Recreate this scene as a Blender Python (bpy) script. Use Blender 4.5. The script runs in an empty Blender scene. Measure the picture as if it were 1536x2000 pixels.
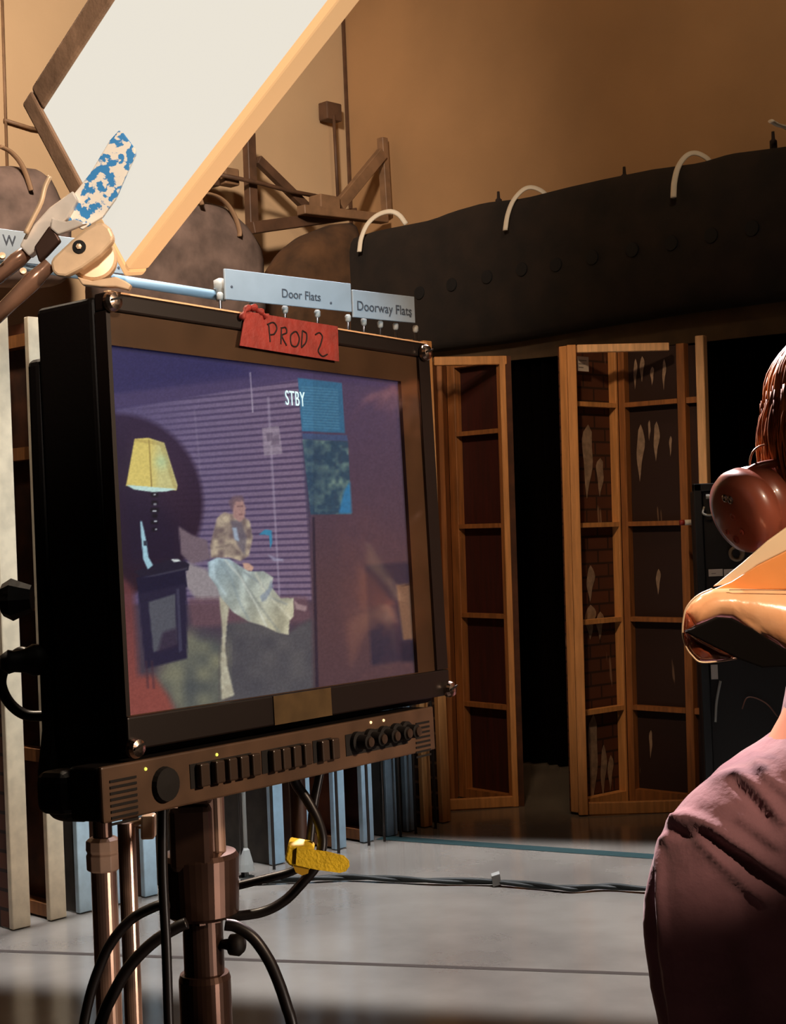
import bpy, bmesh, math, random
import numpy as np
from mathutils import Vector, Matrix, noise as mnoise

random.seed(7)
S = bpy.context.scene
COL = S.collection
V = Vector
F = 3000.0

# ------------------------------------------------------------------ camera
PITCH, ROLL = 0.5, -2.3
CAM = V((0, 0, 1.5))
R = Matrix.Rotation(math.radians(90 + PITCH), 3, 'X') @ Matrix.Rotation(math.radians(ROLL), 3, 'Z')
cd = bpy.data.cameras.new('camera')
cam = bpy.data.objects.new('camera', cd)
COL.objects.link(cam)
cam.matrix_world = Matrix.Translation(CAM) @ R.to_4x4()
cd.sensor_fit = 'VERTICAL'
cd.sensor_height = 24
cd.lens = 24 * F / 2000
cd.clip_start = 0.05
S.camera = cam
S.view_settings.view_transform = 'Standard'
S.view_settings.look = 'None'
S.view_settings.gamma = 1
S.view_settings.use_curve_mapping = False
S.view_settings.exposure = 0.0

# ------------------------------------------------------------------ world
w = bpy.data.worlds.new('world')
S.world = w
w.use_nodes = True
w.node_tree.nodes['Background'].inputs[0].default_value = (0.012, 0.0045, 0.003, 1)
w.node_tree.nodes['Background'].inputs[1].default_value = 1.0


def aim(o, loc, target, twist=0):
    o.location = loc
    q = (V(target) - V(loc)).to_track_quat('-Z', 'Y')
    o.rotation_euler = (q.to_matrix() @ Matrix.Rotation(twist, 3, 'Z')).to_euler()


def area(name, loc, target, sx, sy, power, color, spread=180, twist=0):
    l = bpy.data.lights.new(name, 'AREA')
    l.shape = 'RECTANGLE'
    l.size, l.size_y = sx, sy
    l.energy = power
    l.color = color
    l.spread = math.radians(spread)
    o = bpy.data.objects.new(name, l)
    COL.objects.link(o)
    aim(o, loc, target, twist)
    return o


def spot(name, loc, target, power, color, angle, blend=0.4, radius=0.08):
    l = bpy.data.lights.new(name, 'SPOT')
    l.energy = power
    l.color = color
    l.spot_size = math.radians(angle)
    l.spot_blend = blend
    l.shadow_soft_size = radius
    o = bpy.data.objects.new(name, l)
    COL.objects.link(o)
    aim(o, loc, target)
    return o


# unseen lights above or beside the frame, several added to brighten single parts
area('aisle_pool_light', (0.1, 6.03, 6.2), (0.1, 6.03, 0), 5.8, 2.42, 105, (0.94, 0.95, 1.0), 3, math.radians(-17))
spot('rack_spot', (2.6, 3.2, 3.9), (-0.75, 6.8, 1.6), 640, (0.64, 0.86, 1.0), 33, 0.5, 0.1)
spot('rack_end_spot', (0.6, 3.0, 3.6), (-1.5, 6.1, 1.1), 430, (1.0, 0.88, 0.74), 26, 0.6, 0.1)
spot('monitor_key', (1.25, 0.62, 2.0), (-0.12, 1.22, 1.38), 95, (1.0, 0.72, 0.5), 34, 0.6, 0.05)
spot('clamp_key', (0.2, -0.1, 2.15), (-0.25, 1.12, 1.83), 80, (1.0, 0.84, 0.7), 25, 0.8, 0.05)  # added spot standing in for the panel's light on the clamp
spot('left_wall_wash', (-0.8, 3.2, 4.9), (-2.6, 9.2, 3.7), 2300, (1.0, 0.84, 0.68), 74, 0.9, 0.3)
spot('back_wall_wash', (1.2, 4.6, 5.4), (1.6, 9.6, 4.6), 250, (1.0, 0.76, 0.52), 70, 1.0, 0.3)
spot('flats_spot', (0.1, 4.2, 3.9), (0.85, 8.0, 1.45), 290, (1.0, 0.68, 0.4), 34, 0.7, 0.12)
spot('monitor_top_light', (-0.75, 2.1, 3.4), (-0.05, 1.3, 1.66), 260, (1.0, 0.8, 0.6), 22, 0.6, 0.04)  # added spot standing in for the panel's light on the monitor top
spot('near_floor_wash', (0.6, 3.6, 5.0), (0.0, 4.2, 0.0), 190, (1.0, 0.62, 0.36), 52, 0.9, 0.3)  # added spot standing in for warm light off the walls
spot('far_floor_wash', (0.9, 6.2, 5.0), (0.7, 7.9, 0.0), 70, (1.0, 0.56, 0.3), 44, 0.8, 0.3)  # added warm spot that lifts the floor beyond the pool
spot('low_side_light', (0.95, 0.75, 0.85), (-0.25, 1.45, 1.12), 22, (1.0, 0.82, 0.7), 26, 0.6, 0.04)
spot('shoulder_light', (0.15, 2.9, 2.6), (0.36, 1.62, 1.26), 620, (1.0, 0.78, 0.76), 40, 0.6, 0.06)
spot('guard_light', (0.85, 0.25, 2.25), (0.38, 1.46, 1.40), 125, (1.0, 0.76, 0.54), 12, 0.3, 0.03)  # added narrow spot that brightens the plastic guard


# ------------------------------------------------------------------ projection helpers
def ray(px, py):
    return R @ V(((px - 768) / F, (1000 - py) / F, -1))


def pt(px, py, Y):
    r = ray(px, py)
    return CAM + r * (Y / r.y)


def fl(px, py, z=0.0):
    r = ray(px, py)
    return CAM + r * ((z - CAM.z) / r.z)


def pp(px, py, P0, n):
    r = ray(px, py)
    return CAM + r * ((P0 - CAM).dot(n) / r.dot(n))


def proj(p):
    q = R.transposed() @ (V(p) - CAM)
    return 768 + F * q.x / -q.z, 1000 - F * q.y / -q.z


# ------------------------------------------------------------------ materials
def lin(c):
    return tuple(((x / 255) / 12.92 if x / 255 <= 0.04045 else ((x / 255 + 0.055) / 1.055) ** 2.4) for x in c)


MATS = {}


def mat(name, rgb, rough=0.6, metal=0.0, var=0.0, scale=8.0, bump=0.0, bscale=None, emit=0.0,
        rgb2=None, stretch=(1, 1, 1), trans=0.0, ior=1.45, coat=0.0, alpha=1.0, sheen=0.0, spec=0.5):
    m = bpy.data.materials.new(name)
    m.use_nodes = True
    nt = m.node_tree
    b = nt.nodes['Principled BSDF']
    c = (*lin(rgb), 1)
    b.inputs['Base Color'].default_value = c
    b.inputs['Roughness'].default_value = rough
    b.inputs['Metallic'].default_value = metal
    b.inputs['Transmission Weight'].default_value = trans
    b.inputs['IOR'].default_value = ior
    b.inputs['Coat Weight'].default_value = coat
    b.inputs['Coat Roughness'].default_value = 0.08
    b.inputs['Alpha'].default_value = alpha
    b.inputs['Sheen Weight'].default_value = sheen
    b.inputs['Specular IOR Level'].default_value = spec
    if emit:
        b.inputs['Emission Color'].default_value = c
        b.inputs['Emission Strength'].default_value = emit
    tc = nt.nodes.new('ShaderNodeTexCoord')
    mp = nt.nodes.new('ShaderNodeMapping')
    mp.inputs['Scale'].default_value = stretch
    nt.links.new(tc.outputs['Object'], mp.inputs['Vector'])
    if var or rgb2:
        n = nt.nodes.new('ShaderNodeTexNoise')
        n.inputs['Scale'].default_value = scale
        n.inputs['Detail'].default_value = 6
        nt.links.new(mp.outputs['Vector'], n.inputs['Vector'])
        cr = nt.nodes.new('ShaderNodeValToRGB')
        c2 = rgb2 if rgb2 else tuple(max(0, x * (1 - var)) for x in rgb)
        cr.color_ramp.elements[0].position = 0.35
        cr.color_ramp.elements[1].position = 0.65
        cr.color_ramp.elements[0].color = (*lin(c2), 1)
        cr.color_ramp.elements[1].color = c
        nt.links.new(n.outputs['Fac'], cr.inputs['Fac'])
        nt.links.new(cr.outputs['Color'], b.inputs['Base Color'])
        if emit:
            nt.links.new(cr.outputs['Color'], b.inputs['Emission Color'])
    if bump:
        n2 = nt.nodes.new('ShaderNodeTexNoise')
        n2.inputs['Scale'].default_value = bscale or scale * 3
        n2.inputs['Detail'].default_value = 5
        nt.links.new(mp.outputs['Vector'], n2.inputs['Vector'])
        bp = nt.nodes.new('ShaderNodeBump')
        bp.inputs['Strength'].default_value = bump
        bp.inputs['Distance'].default_value = 0.01
        nt.links.new(n2.outputs['Fac'], bp.inputs['Height'])
        nt.links.new(bp.outputs['Normal'], b.inputs['Normal'])
    MATS[name] = m
    return m


def brick_mat(name, c1, c2, mortar, stripes=None, sc=1.0, side=0):
    m = mat(name, c1, 0.8)
    nt = m.node_tree
    b = nt.nodes['Principled BSDF']
    tc = nt.nodes.new('ShaderNodeUVMap')
    br = nt.nodes.new('ShaderNodeTexBrick')
    br.inputs['Color1'].default_value = (*lin(c1), 1)
    br.inputs['Color2'].default_value = (*lin(c2), 1)
    br.inputs['Mortar'].default_value = (*lin(mortar), 1)
    br.inputs['Scale'].default_value = sc
    br.inputs['Mortar Size'].default_value = 0.007
    br.inputs['Brick Width'].default_value = 0.2
    br.inputs['Row Height'].default_value = 0.075
    nt.links.new(tc.outputs['UV'], br.inputs['Vector'])
    nt.links.new(br.outputs['Color'], b.inputs['Base Color'])
    return m


wall_m = mat('wall_paint', (190, 158, 122), 0.9, var=0.04, scale=1.5, bump=0.05, bscale=60)
wallb_m = mat('back_wall_paint', (168, 128, 88), 0.9, var=0.08, scale=1.2, bump=0.05, bscale=60)
dark_m = mat('dark_paint', (40, 28, 22), 0.9)
drape_black = mat('black_drape_cloth', (38, 27, 19), 0.95, var=0.35, scale=5, bump=0.4, bscale=14)
curtain_m = mat('black_curtain_cloth', (9, 5, 5), 1.0, spec=0.05)
drape_grey = mat('grey_drape_cloth', (124, 102, 92), 0.95, var=0.3, scale=6, bump=0.4, bscale=10)
drape_brown = mat('brown_drape_cloth', (92, 62, 38), 0.95, var=0.3, scale=6, bump=0.4, bscale=10)
loop_m = mat('pale_webbing', (215, 200, 178), 0.6)
loopd_m = mat('tan_webbing', (140, 108, 80), 0.7)
pine = mat('pine_wood', (206, 146, 88), 0.6, var=0.14, scale=9, stretch=(6, 6, 0.5), bump=0.1)
pine_d = mat('aged_pine_wood', (152, 96, 50), 0.65, var=0.2, scale=9, stretch=(6, 6, 0.5))
pine_l = mat('pale_pine_wood', (232, 186, 138), 0.6, var=0.15, scale=9, stretch=(6, 6, 0.5))
ply_dark = mat('dark_plywood', (44, 14, 6), 0.7, var=0.35, scale=6, stretch=(8, 8, 0.6))
ply_red = mat('red_brown_plywood', (60, 14, 5), 0.7, var=0.25, scale=6, stretch=(8, 8, 0.6))
warm_lit_p = mat('cream_edge_paint', (232, 214, 186), 0.6, var=0.1, scale=14)  # white edge paint with warm light put into its colour
cool_lit_p = mat('pale_blue_edge_paint', (196, 220, 236), 0.6, var=0.1, scale=14)  # the same white with bluish light put into its colour
bgrey_p = mat('blue_grey_edge_paint', (116, 128, 138), 0.6, var=0.12, scale=14)
grey_p = mat('grey_canvas', (78, 70, 62), 0.85, var=0.25, scale=9)
brown_p = mat('brown_canvas', (84, 48, 28), 0.8, var=0.35, scale=9)
rust_p = mat('rust_canvas', (110, 52, 22), 0.8, var=0.35, scale=9)
brick_a = brick_mat('painted_brick', (100, 58, 42), (78, 44, 34), (44, 30, 26))
brick_b = brick_mat('sooty_painted_brick', (58, 36, 28), (44, 26, 20), (112, 84, 66))
sign_m = mat('white_sign_board', (176, 186, 194), 0.5, var=0.06, scale=5)
signtxt_m = mat('grey_sign_ink', (84, 88, 96), 0.6)
rod_m = mat('dark_steel_rod', (58, 50, 46), 0.35, metal=0.6)
cap_m = mat('white_cap_plastic', (176, 172, 164), 0.4)
black_m = mat('black_powder_coat', (12, 7, 5), 0.6, spec=0.25, bump=0.04, bscale=200)
bezel_m = mat('brown_plexi_bezel', (84, 62, 44), 0.3, var=0.2, scale=14)
frame_m = mat('black_monitor_frame', (20, 12, 9), 0.45)
panel_m = mat('dark_metal_control_panel', (92, 70, 54), 0.4, var=0.2, scale=26)
btn_m = mat('worn_black_button', (58, 46, 38), 0.35)
hole_m = mat('dark_recess', (8, 4, 3), 0.8)
silver_m = mat('nickel_screw', (190, 172, 160), 0.25, metal=1.0)
chrome_m = mat('chrome_steel', (240, 228, 214), 0.22, metal=0.3, var=0.15, scale=30)
arm_m = mat('bright_bronze_arm', (168, 126, 102), 0.25, metal=0.45, var=0.15, scale=30)
castal_m = mat('cast_aluminium', (230, 196, 158), 0.38, metal=0.25, var=0.1, scale=40)
gunm_m = mat('dark_bronze_steel', (82, 60, 50), 0.32, metal=0.7, var=0.15, scale=30)
warmst_m = mat('warm_nickel_tube', (190, 156, 136), 0.28, metal=0.7, var=0.12, scale=20)
collar_m = mat('worn_nylon_collar', (214, 178, 150), 0.45, var=0.15, scale=30)
cable_m = mat('black_rubber_cable', (16, 11, 10), 0.38)
fcable_m = mat('dark_green_cable', (20, 22, 18), 0.6)
yellow_m = mat('yellow_hook_strap', (240, 200, 40), 0.6, var=0.12, scale=60, bump=0.2, bscale=400)
tape_m = mat('red_cloth_tape', (156, 54, 46), 0.65, var=0.15, scale=50, bump=0.25, bscale=160)
ink_m = mat('black_marker_ink', (24, 6, 6), 0.7)
hair_m = mat('ginger_hair', (204, 130, 66), 0.45, rgb2=(120, 62, 28), scale=30)
skin_m = mat('skin', (206, 140, 110), 0.5)
shirt_m = mat('plum_shirt_cloth', (132, 90, 98), 0.9, var=0.18, scale=9, bump=0.5, bscale=26, sheen=0.15)
trouser_m = mat('dark_trouser_cloth', (30, 26, 30), 0.9)
shoe_m = mat('dark_shoe_leather', (24, 18, 16), 0.5)
cup_m = mat('russet_headphone_shell', (140, 74, 56), 0.34, var=0.15, scale=20, coat=0.5)
pad_m = mat('dark_russet_cushion', (120, 52, 36), 0.45)
plastic_m = mat('amber_clear_plastic', (246, 196, 152), 0.25, rgb2=(236, 160, 108), scale=9, coat=0.9, bump=0.25, bscale=18)
plastic2_m = mat('orange_plastic_sheet', (228, 146, 78), 0.35, var=0.1, scale=12, coat=0.4)
plastic3_m = mat('milky_plastic_sheet', (222, 194, 158), 0.4, var=0.06, scale=12)
bulge_m = mat('copper_tinted_clear_plastic', (190, 96, 62), 0.12, rgb2=(96, 40, 24), scale=16, coat=1.0, bump=0.6, bscale=22)
wedge_m = mat('dark_olive_panel', (7, 4, 3), 0.9, spec=0.1)
cart_m = mat('black_road_case', (20, 15, 15), 0.6)
grey_m = mat('grey_plastic', (140, 138, 132), 0.5)
label_m = mat('paper_label', (190, 180, 172), 0.7)
labelink_m = mat('label_ink', (120, 112, 108), 0.7)
redclip_m = mat('red_plastic', (120, 30, 26), 0.5)
teal_m = mat('teal_floor_tape', (13, 44, 46), 0.6)
truss_m = mat('weathered_steel_bracket', (134, 100, 72), 0.6, var=0.2, scale=9)
trussd_m = mat('dark_weathered_steel', (92, 64, 46), 0.6, var=0.2, scale=9)
rim_m = mat('brown_panel_edging', (172, 134, 104), 0.7, var=0.2, scale=20, bump=0.2)
amber_m = mat('glowing_amber_diffuser_skirt', (236, 184, 128), 0.6, emit=0.72)
floor_line_m = mat('floor_joint', (48, 38, 32), 0.7)
red_led = mat('green_indicator', (210, 210, 90), emit=1.2)
white_led = mat('warm_indicator', (255, 205, 150), emit=1.6)
stby_m = mat('screen_caption', (190, 225, 235), emit=0.85)

# speckled blue paint on the paddle
paddle_m = mat('worn_blue_paddle', (232, 222, 206), 0.35, rgb2=(50, 130, 190), scale=175)
cr = [n for n in paddle_m.node_tree.nodes if n.type == 'VALTORGB'][0]
cr.color_ramp.elements[0].position = 0.46
cr.color_ramp.elements[1].position = 0.50

# polished concrete floor
floor_m = mat('polished_concrete', (124, 118, 110), 0.2, rgb2=(98, 92, 86), scale=1.6, bump=0.12, bscale=5, coat=0.0)
b = floor_m.node_tree.nodes['Principled BSDF']
b.inputs['Roughness'].default_value = 0.17
b.inputs['Specular IOR Level'].default_value = 0.8

# emitter of the light panel
panel_em = bpy.data.materials.new('panel_diffuser')
panel_em.use_nodes = True
bb = panel_em.node_tree.nodes['Principled BSDF']
bb.inputs['Base Color'].default_value = (*lin((232, 225, 212)), 1)
bb.inputs['Emission Color'].default_value = (*lin((233, 226, 212)), 1)
bb.inputs['Emission Strength'].default_value = 1.0
bb.inputs['Base Color'].default_value = (0.02, 0.02, 0.02, 1)


def drip_mat(name, base, drip, dens=0.55, brick=False, sc=(9, 1.3)):
    """plywood back with runs of spilled pale paint (real stains), optionally a brick print"""
    m = mat(name, base, 0.75)
    nt = m.node_tree
    b = nt.nodes['Principled BSDF']
    uv = nt.nodes.new('ShaderNodeUVMap')
    mp = nt.nodes.new('ShaderNodeMapping')
    mp.inputs['Scale'].default_value = (sc[0], sc[1], 1)
    nt.links.new(uv.outputs['UV'], mp.inputs['Vector'])
    n = nt.nodes.new('ShaderNodeTexNoise')
    n.inputs['Scale'].default_value = 1.6
    n.inputs['Detail'].default_value = 3
    nt.links.new(mp.outputs['Vector'], n.inputs['Vector'])
    cr = nt.nodes.new('ShaderNodeValToRGB')
    cr.color_ramp.elements[0].position = dens
    cr.color_ramp.elements[1].position = dens + 0.03
    nt.links.new(n.outputs['Fac'], cr.inputs['Fac'])
    mx = nt.nodes.new('ShaderNodeMix')
    mx.data_type = 'RGBA'
    mx.inputs[7].default_value = (*lin(drip), 1)
    mx.inputs[6].default_value = (*lin(base), 1)
    if brick:
        br = nt.nodes.new('ShaderNodeTexBrick')
        br.inputs['Color1'].default_value = (*lin(base), 1)
        br.inputs['Color2'].default_value = (*lin(tuple(x * 0.85 for x in base)), 1)
        br.inputs['Mortar'].default_value = (*lin(tuple(x * 0.5 for x in base)), 1)
        br.inputs['Scale'].default_value = 1
        br.inputs['Mortar Size'].default_value = 0.006
        br.inputs['Brick Width'].default_value = 0.16
        br.inputs['Row Height'].default_value = 0.07
        nt.links.new(uv.outputs['UV'], br.inputs['Vector'])
        nt.links.new(br.outputs['Color'], mx.inputs[6])
    nt.links.new(cr.outputs['Color'], mx.inputs[0])
    nt.links.new(mx.outputs[2], b.inputs['Base Color'])
    return m


ply_drip = drip_mat('plywood_with_paint_runs', (38, 16, 9), (100, 78, 62), 0.66)
ply_brick = drip_mat('brick_print_plywood', (84, 44, 24), (130, 102, 84), 0.64, True)

# ------------------------------------------------------------------ object helpers
W = {}


def link(name, me, m, parent=None, label=None, smooth=False):
    """me verts are in world space; store relative to parent's frame or own base."""
    o = bpy.data.objects.new(name, me)
    COL.objects.link(o)
    me.materials.append(m)
    if smooth:
        for p in me.polygons:
            p.use_smooth = True
    if parent is not None:
        mw = W[parent.name]
        me.transform(mw.inverted())
        o.parent = parent
        W[o.name] = mw
    else:
        n = len(me.vertices)
        co = np.empty(n * 3)
        me.vertices.foreach_get('co', co)
        co = co.reshape(-1, 3)
        c = V(((co[:, 0].min() + co[:, 0].max()) / 2, (co[:, 1].min() + co[:, 1].max()) / 2, co[:, 2].min()))
        mw = Matrix.Translation(c)
        me.transform(mw.inverted())
        o.location = c
        W[o.name] = mw
    if label:
        o['label'] = label
    return o


def fin(name, bm, m, parent=None, label=None, smooth=False, bev=0.0, seg=2):
    bmesh.ops.recalc_face_normals(bm, faces=bm.faces)
    if bev:
        es = [e for e in bm.edges if len(e.link_faces) == 2 and e.calc_face_angle(0) > 0.5]
        try:
            bmesh.ops.bevel(bm, geom=es, offset=bev, segments=seg, affect='EDGES', profile=0.5, clamp_overlap=True)
        except Exception:
            pass
    me = bpy.data.meshes.new(name)
    bm.to_mesh(me)
    bm.free()
    return link(name, me, m, parent, label, smooth)


def thing(name, label, cat, loc, group=None, rot=None):
    o = bpy.data.objects.new(name, None)
    o.empty_display_size = 0.05
    COL.objects.link(o)
    mw = Matrix.Translation(V(loc))
    if rot is not None:
        mw = mw @ rot.to_4x4()
    o.matrix_world = mw
    W[o.name] = mw
    o['label'] = label
    o['category'] = cat
    if group:
        o['group'] = group
    return o


def tag(o, label, cat, group=None, kind=None):
    o['label'] = label
    o['category'] = cat
    if group:
        o['group'] = group
    if kind:
        o['kind'] = kind
    return o


def struct(o):
    o['kind'] = 'structure'
    return o


def B():
    return bmesh.new()


def boxf(bm, o, ax, ay, az):
    """box with corner o and edge vectors"""
    o, ax, ay, az = V(o), V(ax), V(ay), V(az)
    vs = [bm.verts.new(o + ax * i + ay * j + az * k) for k in (0, 1) for j in (0, 1) for i in (0, 1)]
    for f in ((0, 1, 3, 2), (4, 6, 7, 5), (0, 4, 5, 1), (2, 3, 7, 6), (0, 2, 6, 4), (1, 5, 7, 3)):
        bm.faces.new([vs[i] for i in f])
    return bm


def prism(bm, pts, vec, n=None):
    """polygon extruded by vec"""
    a = [bm.verts.new(V(p)) for p in pts]
    c = [bm.verts.new(V(p) + V(vec)) for p in pts]
    bm.faces.new(a)
    bm.faces.new(c[::-1])
    k = len(pts)
    for i in range(k):
        bm.faces.new((a[i], a[(i + 1) % k], c[(i + 1) % k], c[i]))
    return bm


def frame_axes(d):
    d = V(d).normalized()
    up = V((0, 0, 1)) if abs(d.z) < 0.95 else V((1, 0, 0))
    x = d.cross(up).normalized()
    return x, x.cross(d).normalized(), d


def tube(bm, pts, r, seg=12, flat=1.0, caps=True):
    pts = [V(p) for p in pts]
    rs = r if isinstance(r, (list, tuple)) else [r] * len(pts)
    rings = []
    x = None
    for i, p in enumerate(pts):
        d = (pts[min(i + 1, len(pts) - 1)] - pts[max(i - 1, 0)]).normalized()
        if x is None:
            x, y, _ = frame_axes(d)
        else:
            x = (x - d * x.dot(d)).normalized()
        y = x.cross(d)
        rings.append([bm.verts.new(p + (x * math.cos(a) + y * math.sin(a) * flat) * rs[i])
                      for a in [2 * math.pi * k / seg for k in range(seg)]])
    for i in range(len(rings) - 1):
        for k in range(seg):
            bm.faces.new((rings[i][k], rings[i][(k + 1) % seg], rings[i + 1][(k + 1) % seg], rings[i + 1][k]))
    if caps:
        bm.faces.new(rings[0][::-1])
        bm.faces.new(rings[-1])
    return bm


def lathe(bm, base, axis, prof, seg=32):
    """prof = [(t along axis, radius)]"""
    x, y, d = frame_axes(axis)
    base = V(base)
    rings = []
    for t, r in prof:
        rings.append([bm.verts.new(base + d * t + (x * math.cos(a) + y * math.sin(a)) * max(r, 1e-5))
                      for a in [2 * math.pi * k / seg for k in range(seg)]])
    for i in range(len(rings) - 1):
        for k in range(seg):
            bm.faces.new((rings[i][k], rings[i][(k + 1) % seg], rings[i + 1][(k + 1) % seg], rings[i + 1][k]))
    bm.faces.new(rings[0][::-1])
    bm.faces.new(rings[-1])
    return bm


def smooth_path(pts, n=10):
    """catmull-rom"""
    P = [V(p) for p in pts]
    P = [P[0] * 2 - P[1]] + P + [P[-1] * 2 - P[-2]]
    out = []
    for i in range(1, len(P) - 2):
        for k in range(n):
            t = k / n
            a, b_, c, d = P[i - 1], P[i], P[i + 1], P[i + 2]
            out.append(0.5 * ((2 * b_) + (c - a) * t + (2 * a - 5 * b_ + 4 * c - d) * t * t + (3 * b_ - a - 3 * c + d) * t ** 3))
    out.append(P[-2])
    return out


def pxprism(pts, Y, th, m, name, parent=None, label=None, bev=0.0):
    """outline at real distance Y with real thickness th (away from viewer)"""
    return fin(name, prism(B(), [pt(x, y, Y) for x, y in pts], (0, th, 0)), m, parent, label, bev=bev)


def text_mesh(s, size, origin, right, up, depth, m, name, parent, label=None, font_shear=0, space=1.0, sx=1.0):
    cu = bpy.data.curves.new('t', 'FONT')
    cu.body = s
    cu.size = size
    cu.extrude = depth
    cu.shear = font_shear
    cu.space_character = space
    cu.align_x = 'CENTER'
    cu.align_y = 'CENTER'
    ob = bpy.data.objects.new('t', cu)
    COL.objects.link(ob)
    bpy.context.view_layer.update()
    me = bpy.data.meshes.new_from_object(ob)
    bpy.data.objects.remove(ob)
    right, up = V(right).normalized(), V(up).normalized()
    nrm = right.cross(up)
    M = Matrix.Translation(V(origin)) @ Matrix((right, up, nrm)).transposed().to_4x4()
    me.transform(M @ Matrix.Diagonal((sx, 1, 1, 1)))
    me.materials.clear()
    return link(name, me, m, parent, label)


def uvbox(o, ax, ay):
    """planar UVs in metres along two local directions"""
    me = o.data
    uv = me.uv_layers.new(name='UVMap')
    ax, ay = V(ax), V(ay)
    for lp in me.loops:
        c = me.vertices[lp.vertex_index].co
        uv.data[lp.index].uv = (c.dot(ax), c.dot(ay))


Z = V((0, 0, 1))
# room axes: the studio's walls run at 45 degrees to the view
DL = (fl(882, 1605) - fl(62, 1810)).normalized()          # along the rack and the left wall
EL = V((-DL.y, DL.x, 0))                                  # away from the aisle, into the rack
NB = EL
DB = -EL                                                   # along the back wall, to the right and nearer

# ------------------------------------------------------------------ structure
K = pt(681, 300, 11.0)
K.z = 0
H = 6.6
far = -DL
bmw = B()
boxf(bmw, K + far * 9.5, DL * 9.5, EL * 0.2, Z * H)
struct(fin('wall_left', bmw, wall_m))
bmw = B()
boxf(bmw, K, DB * 9.5, DL * 0.2, Z * H)
struct(fin('wall_back', bmw, wallb_m))
c3 = K + DB * 9.5
bmw = B()
boxf(bmw, c3, -DL * 13, DB * 0.2, Z * H)
struct(fin('wall_right', bmw, dark_m))
bmw = B()
boxf(bmw, c3 - DL * 13, -DB * 9.5 , -DL * 0.2, Z * H)
struct(fin('wall_front', bmw, dark_m))
bmw = B()
boxf(bmw, K - DL * 9.5, -DL * 3.5, EL * 0.2, Z * H)
struct(fin('wall_side', bmw, dark_m))
bmw = B()
boxf(bmw, K + V((0, 0, -0.1)), DB * 9.5, -DL * 13, Z * 0.1)
struct(fin('floor', bmw, floor_m))
bmw = B()
boxf(bmw, K + V((0, 0, H)), DB * 9.5, -DL * 13, Z * 0.1)
struct(fin('ceiling', bmw, dark_m))
# corner trim where the two walls meet
bmw = B()
boxf(bmw, K + DB * 0.002 - DL * 0.002, DB * 0.02, -DL * 0.02, Z * H)
struct(fin('trim_1', bmw, trussd_m))
# thin dark strip across the floor
for i, (a, b_) in enumerate((((500, 1878), (1500, 1914)), )):
    A, Bp = fl(*a), fl(*b_)
    d = (Bp - A).normalized()
    A = A - d * 2.0
    n = V((-d.y, d.x, 0))
    struct(fin('trim_%d' % (i + 2), boxf(B(), A - Z * 0.001, d * 6, n * 0.03, Z * 0.002), floor_line_m))
# teal strip painted in for the colour fringe at the shadow edge
A, Bp = fl(735, 1640), fl(1290, 1679)
d = (Bp - A).normalized()
n = V((-d.y, d.x, 0))
t = fin('floor_tape', boxf(B(), A + Z * 0.0005, d * ((Bp - A).length + 1.0), n * 0.09, Z * 0.0015), teal_m)
tag(t, 'dark teal tape line across the concrete floor beside the dark area', 'tape')

# ------------------------------------------------------------------ drapes above
offB = -DL * 0.5
PB = K + offB                     # plane of the hanging drape in front of the back wall


def onB(px, py, back=0.0):
    return pp(px, py, PB + DL * back, DL)


def onL(px, py, off=0.4):
    return pp(px, py, K - EL * off, EL)


def interp(tab, x):
    xs = [a for a, _ in tab]
    ys = [b for _, b in tab]
    return float(np.interp(x, xs, ys))


top = [(690, 470), (740, 452), (800, 440), (860, 428), (900, 412), (960, 395), (1040, 386), (1120, 366), (1200, 348), (1290, 330),
       (1380, 318), (1440, 300), (1536, 288), (1700, 262)]
bot = [(690, 715), (820, 692), (1000, 670), (1200, 636), (1350, 612), (1536, 588), (1700, 560)]


def loft_band(xs, topf, botf, on, nrm, thick, m, name, parent, wr=0.012):
    bm = B()
    rings = []
    seg = 20
    for i, x in enumerate(xs):
        a, c = on(x, topf(x)), on(x, botf(x))
        mid = (a + c) / 2
        hv = (a - c) / 2
        ring = []
        for k in range(seg):
            an = 2 * math.pi * k / seg
            rr = 1 + wr * 4 * mnoise.noise(V((x * 0.02, math.cos(an) * 2, math.sin(an) * 2)))
            sx = math.copysign(abs(math.cos(an)) ** 0.55, math.cos(an))
            sy = math.copysign(abs(math.sin(an)) ** 0.55, math.sin(an))
            p = mid + hv * sx * (1 + 0.0 * rr) + nrm * sy * thick * rr
            ring.append(bm.verts.new(p))
        rings.append(ring)
    for i in range(len(rings) - 1):
        for k in range(seg):
            bm.faces.new((rings[i][k], rings[i][(k + 1) % seg], rings[i + 1][(k + 1) % seg], rings[i + 1][k]))
    bm.faces.new(rings[0][::-1])
    bm.faces.new(rings[-1])
    return fin(name, bm, m, parent, smooth=True)


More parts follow.
